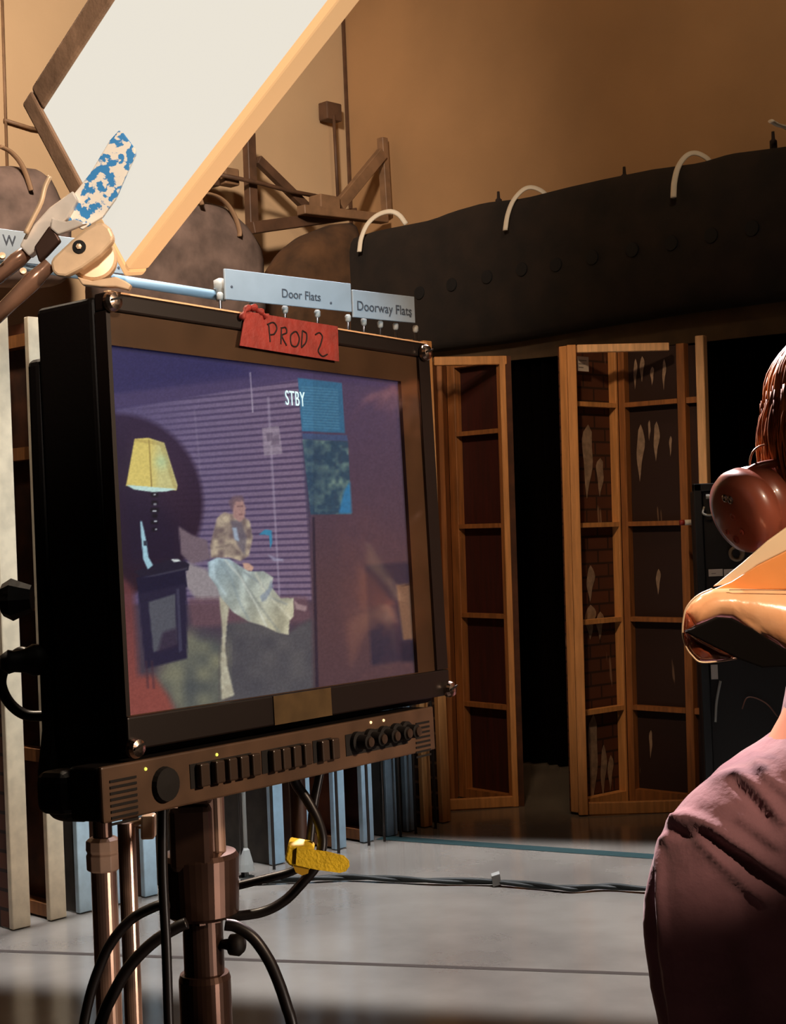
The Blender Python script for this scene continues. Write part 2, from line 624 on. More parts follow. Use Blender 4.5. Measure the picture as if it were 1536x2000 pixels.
bt = thing('hanging_drape', 'long dark rolled drape along the back wall with pale loops and eyelets', 'drape', onB(1100, 660))
loft_band([690 + 20 * i for i in range(51)], lambda x: interp(top, x), lambda x: interp(bot, x), onB, -DL, 0.13, drape_black, 'cloth', bt)
for (x, y) in ((820, 572), (883, 556), (952, 541), (1020, 526), (1087, 517), (1158, 503), (1236, 488), (1312, 475), (1390, 460), (1470, 446)):
    c = onB(x, y, -0.13)
    g = fin('eyelet', lathe(B(), c, -DL, [(-0.02, 0.040), (0.004, 0.042), (0.008, 0.040), (0.009, 0.0)], 20), hole_m, bt)
for pts in ([(702, 492), (706, 465), (718, 438), (738, 420), (762, 413), (780, 420), (794, 438)],
            [(987, 450), (992, 420), (1003, 392), (1022, 371), (1040, 366), (1060, 374), (1075, 390)],
            [(1316, 386), (1318, 355), (1326, 325), (1342, 304), (1360, 299), (1380, 308), (1394, 324)],
            [(1506, 236), (1520, 244), (1536, 249), (1552, 262)]):
    n = len(pts)
    p3 = [onB(x, y, -0.17 + 0.2 * i / (n - 1)) for i, (x, y) in enumerate(pts)]
    fin('tie_loop', tube(B(), smooth_path(p3, 6), 0.017, 10, 0.5), loop_m, bt, smooth=True)
for (x, y) in ((975, 392), (1221, 346), (1512, 280)):
    a = onB(x, y + 14)
    fin('hook', tube(B(), [a, a + Z * 0.05, a + Z * 0.06, a + Z * 0.1], [0.02, 0.02, 0.01, 0.008], 8), dark_m, bt)

bm = B()
bx = [820 + 40 * i for i in range(21)]
for i, x in enumerate(bx):
    a, c = onB(x, interp(bot, x) - 6, 0.03), onB(x, interp([(700, 728), (850, 716), (1100, 692), (1350, 668), (1536, 648), (1800, 620)], x) + 2, 0.03)
    q4 = [bm.verts.new(p) for p in (a, c, V((c.x, c.y, c.z)) + DL * 0.03, V((a.x, a.y, a.z)) + DL * 0.03)]
    if i:
        for k in range(4):
            bm.faces.new((pq[k], pq[(k + 1) % 4], q4[(k + 1) % 4], q4[k]))
    pq = q4
o = fin('curtain_batten', bm, mat('olive_brown_batten', (84, 62, 38), 0.8, var=0.2, scale=6))  # added board coloured as the wall strip that falls in shadow here
tag(o, 'olive brown batten running below the dark rolled drape above the free-standing flats', 'batten')

# curtain under the drape, against the wall
bm = B()
ct = [(700, 728), (850, 716), (1100, 692), (1350, 668), (1536, 648), (1800, 620)]
N = 260
for i in range(N + 1):
    x = 700 + 1000 * i / N
    a = onB(x, interp(ct, x), 0.12)
    off = DL * 0.035 * math.sin(i * 0.9) + DL * 0.02 * math.sin(i * 0.37 + 1)
    v0 = bm.verts.new(V((a.x, a.y, 0.01)) + off)
    v1 = bm.verts.new(a + off)
    if i:
        bm.faces.new((pv[0], v0, v1, pv[1]))
    pv = (v0, v1)
geom = bmesh.ops.solidify(bm, geom=bm.faces[:], thickness=0.006)
o = fin('black_curtain', bm, curtain_m, smooth=True)
tag(o, 'black curtain hanging along the back wall behind the free-standing flats', 'curtain')


def blob_drape(name, label, xs, tp, bt_, m, loops, off=0.4, onf=None, thick=0.2):
    onf = onf or (lambda x, y: onL(x, y, off))
    t = thing(name, label, 'drape', onf((xs[0] + xs[-1]) / 2, bt_[0][1]))
    loft_band(xs, lambda x: interp(tp, x), lambda x: interp(bt_, x), onf, -EL, thick, m, 'cloth', t, 0.03)
    for pts in loops:
        p3 = [onL(x, y, off + thick * 1.1) for x, y in pts]
        fin('tie_loop', tube(B(), smooth_path(p3, 6), 0.02, 10, 0.5), loopd_m, t, smooth=True)
    return t


blob_drape('hanging_drape', 'greyish drape bundle on the left wall just left of the Door Flats sign', list(range(205, 491, 13)),
           [(205, 480), (260, 440), (320, 410), (375, 396), (420, 408), (455, 440), (480, 480), (490, 510)],
           [(205, 640), (490, 650)], drape_grey,
           [[(330, 405), (350, 392), (375, 382), (400, 378), (425, 384), (445, 400), (460, 425), (468, 450), (468, 462)],
            [(395, 400), (391, 385), (395, 370)]])
blob_drape('hanging_drape', 'greyish drape bundle with one tie loop at the left picture edge below the light panel', list(range(-60, 101, 10)),
           [(-60, 330), (0, 328), (50, 334), (70, 350), (85, 380), (100, 420)],
           [(-60, 560), (100, 560)], drape_grey,
           [[(0, 286), (20, 296), (38, 315), (50, 338), (58, 362), (61, 372)]])
blob_drape('hanging_drape', 'dark brown drape bundle behind the sign boards below the wall bracket', list(range(545, 666, 10)),
           [(545, 520), (570, 480), (600, 456), (640, 440), (700, 432)],
           [(545, 660), (670, 690)], drape_brown, [])

# ------------------------------------------------------------------ bracket on the left wall
tb = thing('wall_bracket', 'weathered steel wall bracket with uprights and diagonal braces above the signs', 'bracket', onL(620, 440, 0.3))


def barL(name, a, b_, wd, th, m, parent, off=0.3):
    A, Bq = onL(*a, off), onL(*b_, off)
    d = (Bq - A).normalized()
    s = d.cross(EL).normalized()
    bm = boxf(B(), A - s * wd / 2, (Bq - A), s * wd, EL * th)
    return fin(name, bm, m, parent, bev=0.004, seg=1)


barL('upright', (492, 258), (499, 452), 0.07, 0.06, trussd_m, tb)
barL('upright', (753, 268), (762, 420), 0.055, 0.06, truss_m, tb, 0.45)
barL('brace', (508, 310), (612, 412), 0.06, 0.05, trussd_m, tb, 0.32)
barL('brace', (752, 298), (668, 400), 0.08, 0.05, truss_m, tb, 0.47)
barL('arm', (497, 444), (700, 416), 0.075, 0.08, trussd_m, tb, 0.4)
barL('crossbar', (596, 408), (760, 426), 0.06, 0.08, truss_m, tb, 0.5)
pa = [onL(400, 335, 0.35), onL(510, 358, 0.35), onL(560, 372, 0.35), onL(655, 390, 0.35)]
fin('pipe', tube(B(), pa, 0.014, 10), trussd_m, tb, smooth=True)
bm = B()
a = onL(640, 382, 0.38)
boxf(bm, onL(628, 410, 0.5), DL * 0.18, EL * 0.12, Z * 0.11)
fin('mounting_block', bm, truss_m, tb, bev=0.008)
bp = thing('junction_box', 'square brown box on top of a thin vertical conduit by the wall corner', 'box', onL(662, 400, 0.1))
fin('conduit', tube(B(), [onL(661, 400, 0.12), onL(652, 225, 0.12)], 0.012, 10), trussd_m, bp, smooth=True)
fin('housing', boxf(B(), onL(640, 231, 0.12), DL * 0.145, EL * 0.09, Z * 0.125), trussd_m, bp, bev=0.008)
for (x, y, s, lb) in ((441, 358, 0.12, 'small brown box on the horizontal pipe, right one of the pair'),
                      (395, 358, 0.15, 'small brown box beside the light panel edge, left one of the pair')):
    q = fin('junction_box', boxf(B(), onL(x, y, 0.32), DL * s, EL * 0.09, Z * s * 0.9), trussd_m if s > .13 else truss_m, bev=0.01)
    tag(q, lb, 'box')
# conduit on far left wall
q = thing('wall_conduit', 'thin vertical conduit with a side run on the wall at the far left edge', 'conduit', onL(4, 300, 0.03))
fin('vertical_run', tube(B(), [onL(3, -40, 0.03), onL(14, 330, 0.03)], 0.009, 8), truss_m, q, smooth=True)
fin('side_run', tube(B(), [onL(8, 234, 0.03), onL(60, 250, 0.03), onL(130, 262, 0.03)], 0.011, 8), truss_m, q, smooth=True)

# ------------------------------------------------------------------ set-flat rack
PR = fl(62, 1810)
NR = EL


def onR(px, py, off=0.0):
    return pp(px, py, PR - EL * off, EL)


def leaf(parent, A, Bq, zt, z0=0.01, post=0.05, th=0.065, rails=(), side=1, skin=None, fm=None, pm=None, skin_side='far', endcap=True,
         railw=0.024, bottom=0.06, topr=0.06, pw2=None, postmatB=None):
    """framed flat standing between two floor points. th = timber depth, side picks which side the depth grows to"""
    A, Bq = V((A.x, A.y, 0)), V((Bq.x, Bq.y, 0))
    d = (Bq - A)
    L = d.length
    d.normalize()
    n = V((-d.y, d.x, 0)) * side
    pw2 = pw2 or post
    fin('stile', boxf(B(), A + Z * z0, d * post, n * th, Z * (zt - z0)), fm, parent, bev=0.003, seg=1)
    if endcap:
        fin('stile', boxf(B(), Bq - d * pw2 + Z * z0, d * pw2, n * th, Z * (zt - z0)), postmatB or fm, parent, bev=0.003, seg=1)
    if bottom:
        fin('bottom_rail', boxf(B(), A + d * post + Z * z0, d * (L - post - pw2), n * th, Z * bottom), fm, parent)
    if topr:
        fin('top_rail', boxf(B(), A + d * post + Z * (zt - topr), d * (L - post - pw2), n * th, Z * topr), fm, parent)
    for zr in rails:
        fin('rail', boxf(B(), A + d * post + Z * (zr - railw / 2), d * (L - post - pw2), n * th * 0.8, Z * railw), fm, parent)
    if skin:
        off = th if skin_side == 'far' else -0.006
        o = fin('skin', boxf(B(), A + n * off + Z * (z0 + 0.001), d * L, n * 0.006, Z * (zt - z0 - 0.002)), skin, parent)
        uvbox(o, d, Z)
        return o


rows = [  # px at floor left,right, py at floor, edge material, side skin, open frame?, labels
    (26, 61, 1811, warm_lit_p, brick_a, False, 'set flat with cream edge and brown brick face at the far left of the rack'),
    (99, 131, 1791, warm_lit_p, brown_p, True, 'set flat with cream edge and open brown back, second from the rack left end'),
    (156, 181, 1775, cool_lit_p, grey_p, False, 'set flat with pale blue edge and grey face left of the tan stand collar'),
    (222, 246, 1762, cool_lit_p, brown_p, False, 'set flat with pale blue edge standing behind the two thin stand tubes'),
    (284, 309, 1748, cool_lit_p, brown_p, False, 'set flat with pale blue edge and brown face just left of the thick monitor stand'),
    (348, 372, 1730, bgrey_p, grey_p, False, 'set flat mostly hidden behind the thick monitor stand'),
    (410, 432, 1718, bgrey_p, brown_p, False, 'set flat hidden behind the bronze tube right of the monitor stand'),
    (534, 558, 1687, cool_lit_p, grey_p, False, 'set flat with pale blue edge and wide grey face right of the monitor stand'),
    (592, 611, 1672, cool_lit_p, brown_p, False, 'set flat with pale blue edge crossed by the hanging black cables'),
    (656, 678, 1656, cool_lit_p, rust_p, True, 'set flat with pale blue edge and rust-coloured back right of the cables'),
    (711, 732, 1643, cool_lit_p, ply_red, True, 'set flat with pale blue edge and dark red back next to the blue-grey edges'),
    (758, 778, 1630, bgrey_p, grey_p, False, 'set flat with dull blue-grey edge and dark grey face'),
    (796, 812, 1621, bgrey_p, grey_p, False, 'set flat with grey edge next to the sooty brick flats'),
    (830, 846, 1614, pine, brick_b, False, 'set flat with pine edge and brick face, second from the rack right end'),
    (866, 882, 1606, pine, brick_b, False, 'set flat with pine edge and sooty brick face at the right end of the rack'),
]
for (x0, x1, y, em, sm, openf, lb) in rows:
    A = onR(x0, y)
    C2 = onR(x1, y)
    A.z = 0
    C2.z = 0
    wdt = (C2 - A).length
    t = thing('set_flat', lb, 'set flat', A, 'set flats stored in the rack')
    d = (C2 - A).normalized()
    zt = 2.42 if x0 > 800 else 2.38
    fin('edge_stile', boxf(B(), A + Z * 0.004, d * wdt, EL * 0.03, Z * (zt - 0.004)), em, t, bev=0.003, seg=1)
    if openf:
        s = fin('skin', boxf(B(), A + d * (wdt - 0.008) + EL * 0.031 + Z * 0.005, d * 0.006, EL * 1.15, Z * (zt - 0.01)), sm, t)
        for zr in (0.04, 0.65, 1.25, 1.85, 2.3):
            fin('rail', boxf(B(), A + d * 0.012 + EL * 0.032 + Z * (zr - 0.03), d * (wdt - 0.022), EL * 1.05, Z * 0.05), pine_d, t)
        fin('back_stile', boxf(B(), A + d * 0.01 + EL * 1.09 + Z * 0.006, d * (wdt - 0.02), EL * 0.06, Z * (zt - 0.02)), pine_d, t)
    else:
        s = fin('skin', boxf(B(), A + d * 0.004 + EL * 0.031 + Z * 0.005, d * 0.008, EL * 1.15, Z * (zt - 0.01)), sm, t)
        fin('back_stile', boxf(B(), A + d * 0.014 + EL * 1.09 + Z * 0.006, d * (wdt - 0.02), EL * 0.06, Z * (zt - 0.02)), pine_d, t)
        fin('bottom_rail', boxf(B(), A + d * 0.014 + EL * 0.04 + Z * 0.006, d * (wdt - 0.02), EL * 1.03, Z * 0.05), pine_d, t)
    uvbox(s, EL, Z)

# rods, rail and signs of the rack
rk = thing('flat_rack', 'steel storage rack with a pale rail and thin divider rods holding the set flats', 'rack', onR(430, 1700, 0.06))
RO = -0.03
zc = []
for (x, y) in ((430, 578), (492, 592), (557, 604), (620, 612), (680, 621), (711, 628), (743, 633), (773, 637), (812, 642)):
    a = onR(x, y, 0.05)
    r_ = fin('divider_rod', tube(B(), [V((a.x, a.y, 0.0)), a], 0.007, 8), rod_m, rk, smooth=True)
    fin('cap', lathe(B(), a - Z * 0.02, Z, [(0, 0.008), (0.008, 0.014), (0.028, 0.015), (0.036, 0.009), (0.037, 0)], 14), cap_m, r_, smooth=True)
fin('top_rail', tube(B(), [onR(-120, 492, 0.0), onR(430, 578, 0.0)], 0.022, 12), mat('pale_blue_rail', (186, 212, 228), 0.5), rk, smooth=True)
fin('rail_joint', lathe(B(), onR(432, 588, 0.03), Z, [(0, 0.02), (0.05, 0.022), (0.055, 0.03), (0.09, 0.03), (0.1, 0.01)], 14), cap_m, rk, smooth=True)
fin('foot', lathe(B(), onR(480, 1700, 0.05) * 1.0, Z, [(0, 0.04), (0.03, 0.035), (0.09, 0.02), (0.1, 0.01)], 12), cap_m, rk)
p0 = onR(480, 1690, 0.05)
fin('divider_rod', tube(B(), [V((p0.x, p0.y, 0.0)), V((p0.x, p0.y, 2.4))], 0.012, 8), cap_m, rk, smooth=True, label='pale divider rod')


def sign(pts, lb, txt, tx, ty, size, holes, parent=None):
    P = [onR(x, y, 0.08) for x, y in pts]
    # true rectangle on the rack plane
    u = [(p - P[0]).dot(DL) for p in P]
    zt = (P[0].z + P[1].z) / 2
    zb = (P[2].z + P[3].z) / 2
    u0, u1 = (u[0] + u[3]) / 2, (u[1] + u[2]) / 2
    o0 = P[0] + DL * u0
    o0.z = zb
    s = thing('sign_board', lb, 'sign', o0)
    fin('board', boxf(B(), o0, DL * (u1 - u0), EL * 0.012, Z * (zt - zb)), sign_m, s, bev=0.002, seg=1)
    if txt:
        c = onR(tx, ty, 0.083)
        text_mesh(txt, size, c, DL, Z, 0.0008, signtxt_m, 'lettering', s)
    for (x, y) in holes:
        fin('screw', lathe(B(), onR(x, y, 0.079), -EL, [(0, 0.006), (0.004, 0.006), (0.005, 0.0)], 10), signtxt_m, s)
    return s


sign([(440, 518), (687, 560), (687, 616), (440, 577)], 'long white board reading Door Flats above the rack', 'Door Flats', 589, 577, 0.056, [(452, 560), (646, 592)])
sign([(690, 562), (811, 583), (811, 634), (690, 616)], 'shorter white board reading Doorway Flats at the right end of the rack', 'Doorway Flats', 752, 603, 0.064, [(801, 617)])
sign([(-150, 416), (243, 487), (243, 548), (-150, 478)], 'white board half hidden behind the metal clamp and light panel', 'W', 18, 470, 0.056, [(231, 523)])

# ------------------------------------------------------------------ free-standing flats
# left unit (between the rack and the dark gap)
fu = thing('hinged_flat', 'narrow free-standing pine flat with dark red panel just right of the monitor', 'set flat', fl(905, 1577), 'free-standing flats')
zf = 2.37
hz = [0.52, 1.0, 1.48, 1.98]
pA, pC, pB = fl(852, 1592), fl(897, 1560), fl(1003, 1576)
leaf(fu, pA, pC, zf, post=0.09, th=0.03, rails=(), side=1, skin=pine_d, fm=pine_d, bottom=0, topr=0)
leaf(fu, pC, pB, zf - 0.01, post=0.06, th=0.05, rails=hz, side=1, skin=ply_red, fm=pine_d, postmatB=pine_d, pw2=0.03, bottom=0.05, topr=0.02)
q1, q2 = fl(873, 1583), fl(1012, 1574)
dd = (q2 - q1).normalized()
nn = V((-dd.y, dd.x, 0))
fin('bottom_rail', boxf(B(), q1 + Z * 0.005 - nn * 0.03, q2 - q1, nn * 0.03, Z * 0.055), pine, fu, bev=0.003, seg=1)
fin('top_rail', boxf(B(), q1 + Z * (zf - 0.045) - nn * 0.03, (q2 - q1) * 1.02, nn * 0.03, Z * 0.045), pine, fu, bev=0.003, seg=1)
q3 = fl(1000, 1575)
fin('stile', boxf(B(), q3 + Z * 0.004 - nn * 0.03, dd * 0.032, nn * 0.03, Z * (zf - 0.004)), pine, fu, bev=0.003, seg=1)
fin('return_stile', boxf(B(), q3 + dd * 0.034 + Z * 0.004 - nn * 0.02, dd * 0.03, nn * 0.25, Z * (zf - 0.004)), brown_p, fu)

# right unit: a book flat with a corner in the middle, seen from behind
ru = thing('hinged_flat', 'tall free-standing pine flat with corner, brick print and paint runs, middle right', 'set flat', fl(1215, 1588), 'free-standing flats')
zr2 = 2.37
g0 = fl(1130, 1593)
g1 = fl(1229, 1570)
g2 = fl(1360, 1583)
hz2 = [0.505, 0.965, 1.46, 2.08]
leaf(ru, g0, g1, zr2, post=0.015, th=0.05, rails=hz2, side=1, skin=ply_brick, fm=pine, bottom=0.06, topr=0.0, pw2=0.018)
leaf(ru, g1, g2, zr2, post=0.038, th=0.05, rails=hz2, side=1, skin=ply_drip, fm=pine_d, bottom=0.07, topr=0.0, pw2=0.045)
e1 = (g2 - g0).normalized()
en = V((-e1.y, e1.x, 0))
fin('front_stile', boxf(B(), g0 + Z * 0.004 - en * 0.035, e1 * 0.046, en * 0.03, Z * (zr2 - 0.004)), pine, ru, bev=0.003, seg=1)
fin('bottom_rail', boxf(B(), g0 + Z * 0.005 - en * 0.035 + e1 * 0.052, (g2 - g0) * 0.93, en * 0.03, Z * 0.06), pine, ru, bev=0.003, seg=1)
fin('top_rail', boxf(B(), g0 + Z * (zr2 - 0.04) - en * 0.035 + e1 * 0.052, (g2 - g0) * 0.78, en * 0.03, Z * 0.04), pine_l, ru, bev=0.003, seg=1)
# extra narrow return at the right
g3 = fl(1348, 1577)
g4 = fl(1400, 1586)
leaf(ru, g2 + e1 * 0.004, g4, zr2 + 0.005, post=0.0, th=0.04, rails=[2.08, 1.46], side=1, skin=ply_dark, fm=pine, bottom=0.06, topr=0.03, pw2=0.03) if False else None
e2 = (g4 - g2).normalized()
m2 = V((-e2.y, e2.x, 0))
fin('return_skin', boxf(B(), g2 + m2 * 0.045 + Z * 0.01, e2 * ((g4 - g2).length - 0.02), m2 * 0.006, Z * (zr2 - 0.02)), ply_dark, ru)
for z_ in (2.08, 1.46, 0.505):
    fin('rail', boxf(B(), g2 + e2 * 0.002 + Z * (z_ - 0.015) + m2 * 0.01, e2 * ((g4 - g2).length - 0.05), m2 * 0.03, Z * 0.03), pine_d, ru)
sA = g4 - e2 * 0.045
fin('return_stile', boxf(B(), sA + Z * 0.004, e2 * 0.022, m2 * 0.05, Z * 1.5), pine_d, ru)
fin('return_stile', boxf(B(), sA - e2 * 0.002 + Z * 1.51, e2 * 0.045, m2 * 0.05, Z * (zr2 + 0.03 - 1.51)), pine_l, ru, bev=0.003, seg=1, label='pale upper stile')
# paper label
lA = pp(1112, 701, g0 - en * 0.04 + (g1 - g0).normalized().cross(Z) * 0.0, V((-(g1 - g0).y, (g1 - g0).x, 0)).normalized())
ld = (g1 - g0).normalized()
ln = V((-ld.y, ld.x, 0))
c = pp(1126, 713, g0 - ln * 0.004, ln)
pl = fin('paper_label', boxf(B(), c - ld * 0.042 - Z * 0.035, ld * 0.085, -ln * 0.002, Z * 0.075), label_m, ru, label='white paper label')
for k in range(3):
    fin('printed_line', boxf(B(), c - ld * 0.034 + Z * (0.018 - 0.018 * k) - ln * 0.0022, ld * (0.06 - 0.012 * k), -ln * 0.0008, Z * 0.005), labelink_m, pl)
# paint runs in relief: pale tongues of spilled paint on the boards
run_m = mat('spilled_paint', (156, 132, 112), 0.6, var=0.2, scale=30)


def tongues(P0, n, lst, m):
    for (cx, yb, yt, wpx) in lst:
        pts = []
        k = 10
        for i in range(k + 1):
            t = i / k
            pts.append((cx - wpx * math.sin(math.pi * t ** 0.6) * (0.8 + 0.2 * math.sin(cx + 7 * t)), yt + (yb - yt) * t))
        for i in range(k - 1, 0, -1):
            t = i / k
            pts.append((cx + wpx * math.sin(math.pi * t ** 0.6) * (0.8 + 0.2 * math.cos(cx + 9 * t)), yt + (yb - yt) * t))
        yield [pp(x, y, P0, n) for x, y in pts]


bm = B()
for poly in tongues(g0 + ln * 0.046, ln, [(1138, 975, 830, 13), (1163, 970, 895, 9), (1147, 1176, 1105, 9), (1148, 1250, 1182, 12), (1167, 1250, 1195, 8),
                                          (1157, 1585, 1395, 12), (1178, 1560, 1455, 7), (1192, 1545, 1475, 6)], run_m):
    fin('paint_run', prism(B(), poly, -ln * 0.001), run_m, ru)
rd = (g2 - g1).normalized()
rn = V((-rd.y, rd.x, 0))
bm = B()
for poly in tongues(g1 + rn * 0.046, rn, [(1241, 940, 828, 9), (1272, 900, 822, 7), (1229, 760, 700, 4), (1242, 745, 695, 5), (1285, 760, 700, 4), (1262, 752, 715, 4),
                                          (1280, 1160, 1110, 5), (1258, 860, 820, 3), (1300, 890, 850, 3), (1270, 1480, 1425, 4)], run_m):
    fin('paint_run', prism(B(), poly, -rn * 0.001), run_m, ru)
ru.rotation_euler.y = math.radians(0.85)
fu.rotation_euler.y = math.radians(0.6)
# small clip on the flat
cl = thing('spring_clip', 'small white clip with red end gripping the right stile of the tall flat', 'clip', pt(1338, 1030, 7.55))
a, c = pt(1328, 1021, 7.55), pt(1352, 1020, 7.55)
fin('jaw', tube(B(), [a, a + (c - a) * 0.4], 0.014, 10), redclip_m, cl, smooth=True)
fin('handle', tube(B(), [a + (c - a) * 0.4, c], 0.014, 10), cap_m, cl, smooth=True)

# ------------------------------------------------------------------ black equipment cart
YC = 6.9
x0, x1 = pt(1366, 1200, YC).x, pt(1366, 1200, YC).x + 0.72
zt = pt(1380, 944, YC).z
ec = thing('equipment_cart', 'tall black equipment case with grey handle and labels behind the person', 'cart', ((x0 + x1) / 2, YC + 0.3, 0))
fin('case', boxf(B(), (x0 + 0.035, YC + 0.03, 0.1), (x1 - x0 - 0.07, 0, 0), (0, 0.25, 0), (0, 0, zt - 0.13)), cart_m, ec, bev=0.01)
for xx in (x0, x1 - 0.035):
    fin('corner_extrusion', boxf(B(), (xx, YC, 0.08), (0.035, 0, 0), (0, 0.035, 0), (0, 0, zt - 0.08)), mat('black_aluminium', (24, 24, 26), 0.5), ec, bev=0.004)
fin('top_extrusion', boxf(B(), (x0, YC, zt - 0.035), (x1 - x0, 0, 0), (0, 0.035, 0), (0, 0, 0.035)), MATS['black_aluminium'], ec, bev=0.004)
for xx in (x0 + 0.06, x1 - 0.06):
    for yy in (YC + 0.08, YC + 0.22):
        fin('caster', lathe(B(), (xx - 0.015, yy, 0.04), (1, 0, 0), [(0, 0.03), (0.004, 0.04), (0.026, 0.04), (0.03, 0.03)], 18), cart_m, ec, smooth=True)


def onC(px, py, off=0.0):
    return pt(px, py, YC + 0.03 - off)


a, c = onC(1380, 970, 0.04), onC(1418, 969, 0.04)
fin('handle', tube(B(), [a, c, c + V((0.02, 0.03, 0))], 0.011, 10), grey_m, ec, smooth=True)
fin('handle', tube(B(), smooth_path([onC(1376, 990, 0.02), onC(1374, 1003, 0.03), onC(1388, 1006, 0.03), onC(1400, 1000, 0.02)], 6), 0.005, 8), grey_m, ec, smooth=True)
rg = fin('reel', lathe(B(), onC(1438, 1081, 0.0), (0, -1, 0), [(0, 0.035), (0.02, 0.037), (0.026, 0.034), (0.022, 0.022), (0.018, 0.02), (0.019, 0)], 32), mat('tarnished_ring', (122, 104, 84), 0.4, metal=0.3), ec, smooth=True)
fin('hub', lathe(B(), onC(1438, 1081, 0.019), (0, -1, 0), [(0, 0.018), (0.008, 0.017), (0.009, 0.0)], 24), hole_m, rg)
for (xa, ya, xb, yb) in ((1385, 1111, 1412, 1126), (1415, 1111, 1438, 1126), (1390, 1298, 1402, 1327)):
    A_, B_ = onC(xa, yb, 0.001), onC(xb, ya, 0.001)
    lbm = fin('label', boxf(B(), A_, (B_.x - A_.x, 0, 0), (0, -0.002, 0), (0, 0, B_.z - A_.z)), label_m, ec, label='pale blank-looking label')
    if xb - xa > 15:
        fin('printed_line', boxf(B(), A_ + V((0.012, -0.0025, 0.011)), (0.02, 0, 0), (0, -0.0005, 0), (0, 0, 0.003)), labelink_m, lbm)
fin('cord', tube(B(), smooth_path([onC(1408, 1330, 0.02), onC(1404, 1350, 0.02), onC(1400, 1375, 0.02), onC(1398, 1410, 0.02)], 6), 0.006, 8), grey_m, ec, smooth=True)
fin('cord', tube(B(), smooth_path([onC(1450, 1385, 0.02), onC(1462, 1362, 0.02), onC(1495, 1372, 0.02), onC(1520, 1400, 0.02)], 6), 0.003, 8), mat('dim_brown_cord', (110, 70, 54), 0.5), ec, smooth=True)

# ------------------------------------------------------------------ cable across the floor
fc = [(470, 1722), (600, 1716), (680, 1713), (760, 1716), (850, 1720), (960, 1722), (1060, 1730), (1120, 1735), (1180, 1731), (1250, 1735), (1400, 1745)]
p3 = smooth_path([fl(x, y, 0.018) for x, y in fc], 8)
bm = B()
for ph in (0, math.pi):
    tube(bm, [p + V((0, 0.006 * math.cos(i * 0.3 + ph), 0.005 * math.sin(i * 0.3 + ph))) for i, p in enumerate(p3)], 0.0095, 8)
o = fin('floor_cable', bm, fcable_m, smooth=True)
tag(o, 'dark twisted cable lying across the grey concrete floor', 'cable')
p = fl(972, 1722, 0.018)
o = fin('cable_tie', boxf(B(), p - V((0.02, 0.025, 0.016)), (0.035, 0, 0.01), (0, 0.05, 0), (-0.005, 0, 0.045)), grey_m, bev=0.003)
tag(o, 'small grey tie around the cable on the floor', 'tie')

# ------------------------------------------------------------------ monitor
TH = math.radians(55)
tl, rl = math.radians(2), math.radians(-1)
d = V((math.cos(TH), math.sin(TH), 0))
bk = V((-math.sin(TH), math.cos(TH), 0))
up = Z * math.cos(tl) + bk * math.sin(tl)
n = d.cross(up)                       # towards the viewer
d2 = d * math.cos(rl) + up * math.sin(rl)
up2 = n.cross(d2).normalized()
P0 = pt(205, 572, 1.1)
MW, MH = 0.418, 0.3235
base = P0 + d2 * MW / 2 - up2 * (MH + 0.055)
rot = Matrix((d2, -n, up2)).transposed()
mo = thing('field_monitor', 'black field monitor with red tape reading PROD 2 and a lamp-lit room on screen', 'monitor', base, rot=rot)


def M(u, v, f=0.0):
    """u right, v down from the top-left corner of the face, f forward"""
    return P0 + d2 * u - up2 * v + n * f


def mpx(px, py, f=0.0):
    q = pp(px, py, P0 + n * f, n)
    r_ = q - P0
    return r_.dot(d2), -r_.dot(up2)


def mbox(u0, u1, v0, v1, f0, f1):
    return boxf(B(), M(u0, v1, f0), d2 * (u1 - u0), up2 * (v1 - v0), n * (f1 - f0))


def mprism(uv, f0, f1):
    return prism(B(), [M(u, v, f0) for u, v in uv], n * (f1 - f0))


# housing (main shell + rear shell)
pr = [(0.0, 0.0), (MW, 0.0), (MW, MH), (MW - 0.01, MH + 0.01), (0.01, MH + 0.01), (0.0, MH)]
fin('housing', mprism(pr, -0.074, -0.012), black_m, mo, bev=0.005, seg=3)
rearp = [(0.004, 0.036), (MW - 0.004, 0.036), (MW - 0.004, MH + 0.03), (0.03, MH + 0.062), (0.008, MH + 0.058), (-0.004, MH + 0.045), (-0.006, MH + 0.02), (0.0, MH - 0.01)]
fin('rear_shell', mprism(rearp, -0.092, -0.0745), black_m, mo, bev=0.006, seg=3)
# front frame: four black bars, brown bezel, screen
a0, b0 = mpx(215, 668)
a1, b1 = mpx(788, 747)
a2, b2 = mpx(822, 1318)
a3, b3 = mpx(256, 1415)
SU0, SU1, SV0, SV1 = (a0 + a3) / 2, (a1 + a2) / 2, (b0 + b1) / 2, (b2 + b3) / 2
print('screen rect', SU0, SU1, SV0, SV1, (a0, b0), (a1, b1), (a2, b2), (a3, b3))
fr = fin('front_frame', mbox(0, MW, -0.001, 0.012, -0.0115, 0.0), frame_m, mo, bev=0.0015, seg=2)
fin('acrylic_edge', mbox(0.003, MW - 0.002, -0.0024, -0.0011, -0.004, 0.0), mat('pale_acrylic_edge', (236, 190, 146), 0.4), mo, label='pale lit acrylic edge')  # added pale strip, its colour stands in for light along the top edge
fin('frame_side', mbox(0, 0.004, 0.0125, MH - 0.0205, -0.0115, 0.0), frame_m, mo)
fin('frame_side', mbox(MW - 0.018, MW, 0.0125, MH - 0.0205, -0.0115, 0.0), frame_m, mo)
fin('frame_foot', mbox(0, MW, MH - 0.02, MH + 0.004, -0.0115, 0.001), frame_m, mo, bev=0.0015)
bm = B()
x0_, x1_, y0_, y1_ = 0.0045, MW - 0.0185, 0.0125, MH - 0.0205
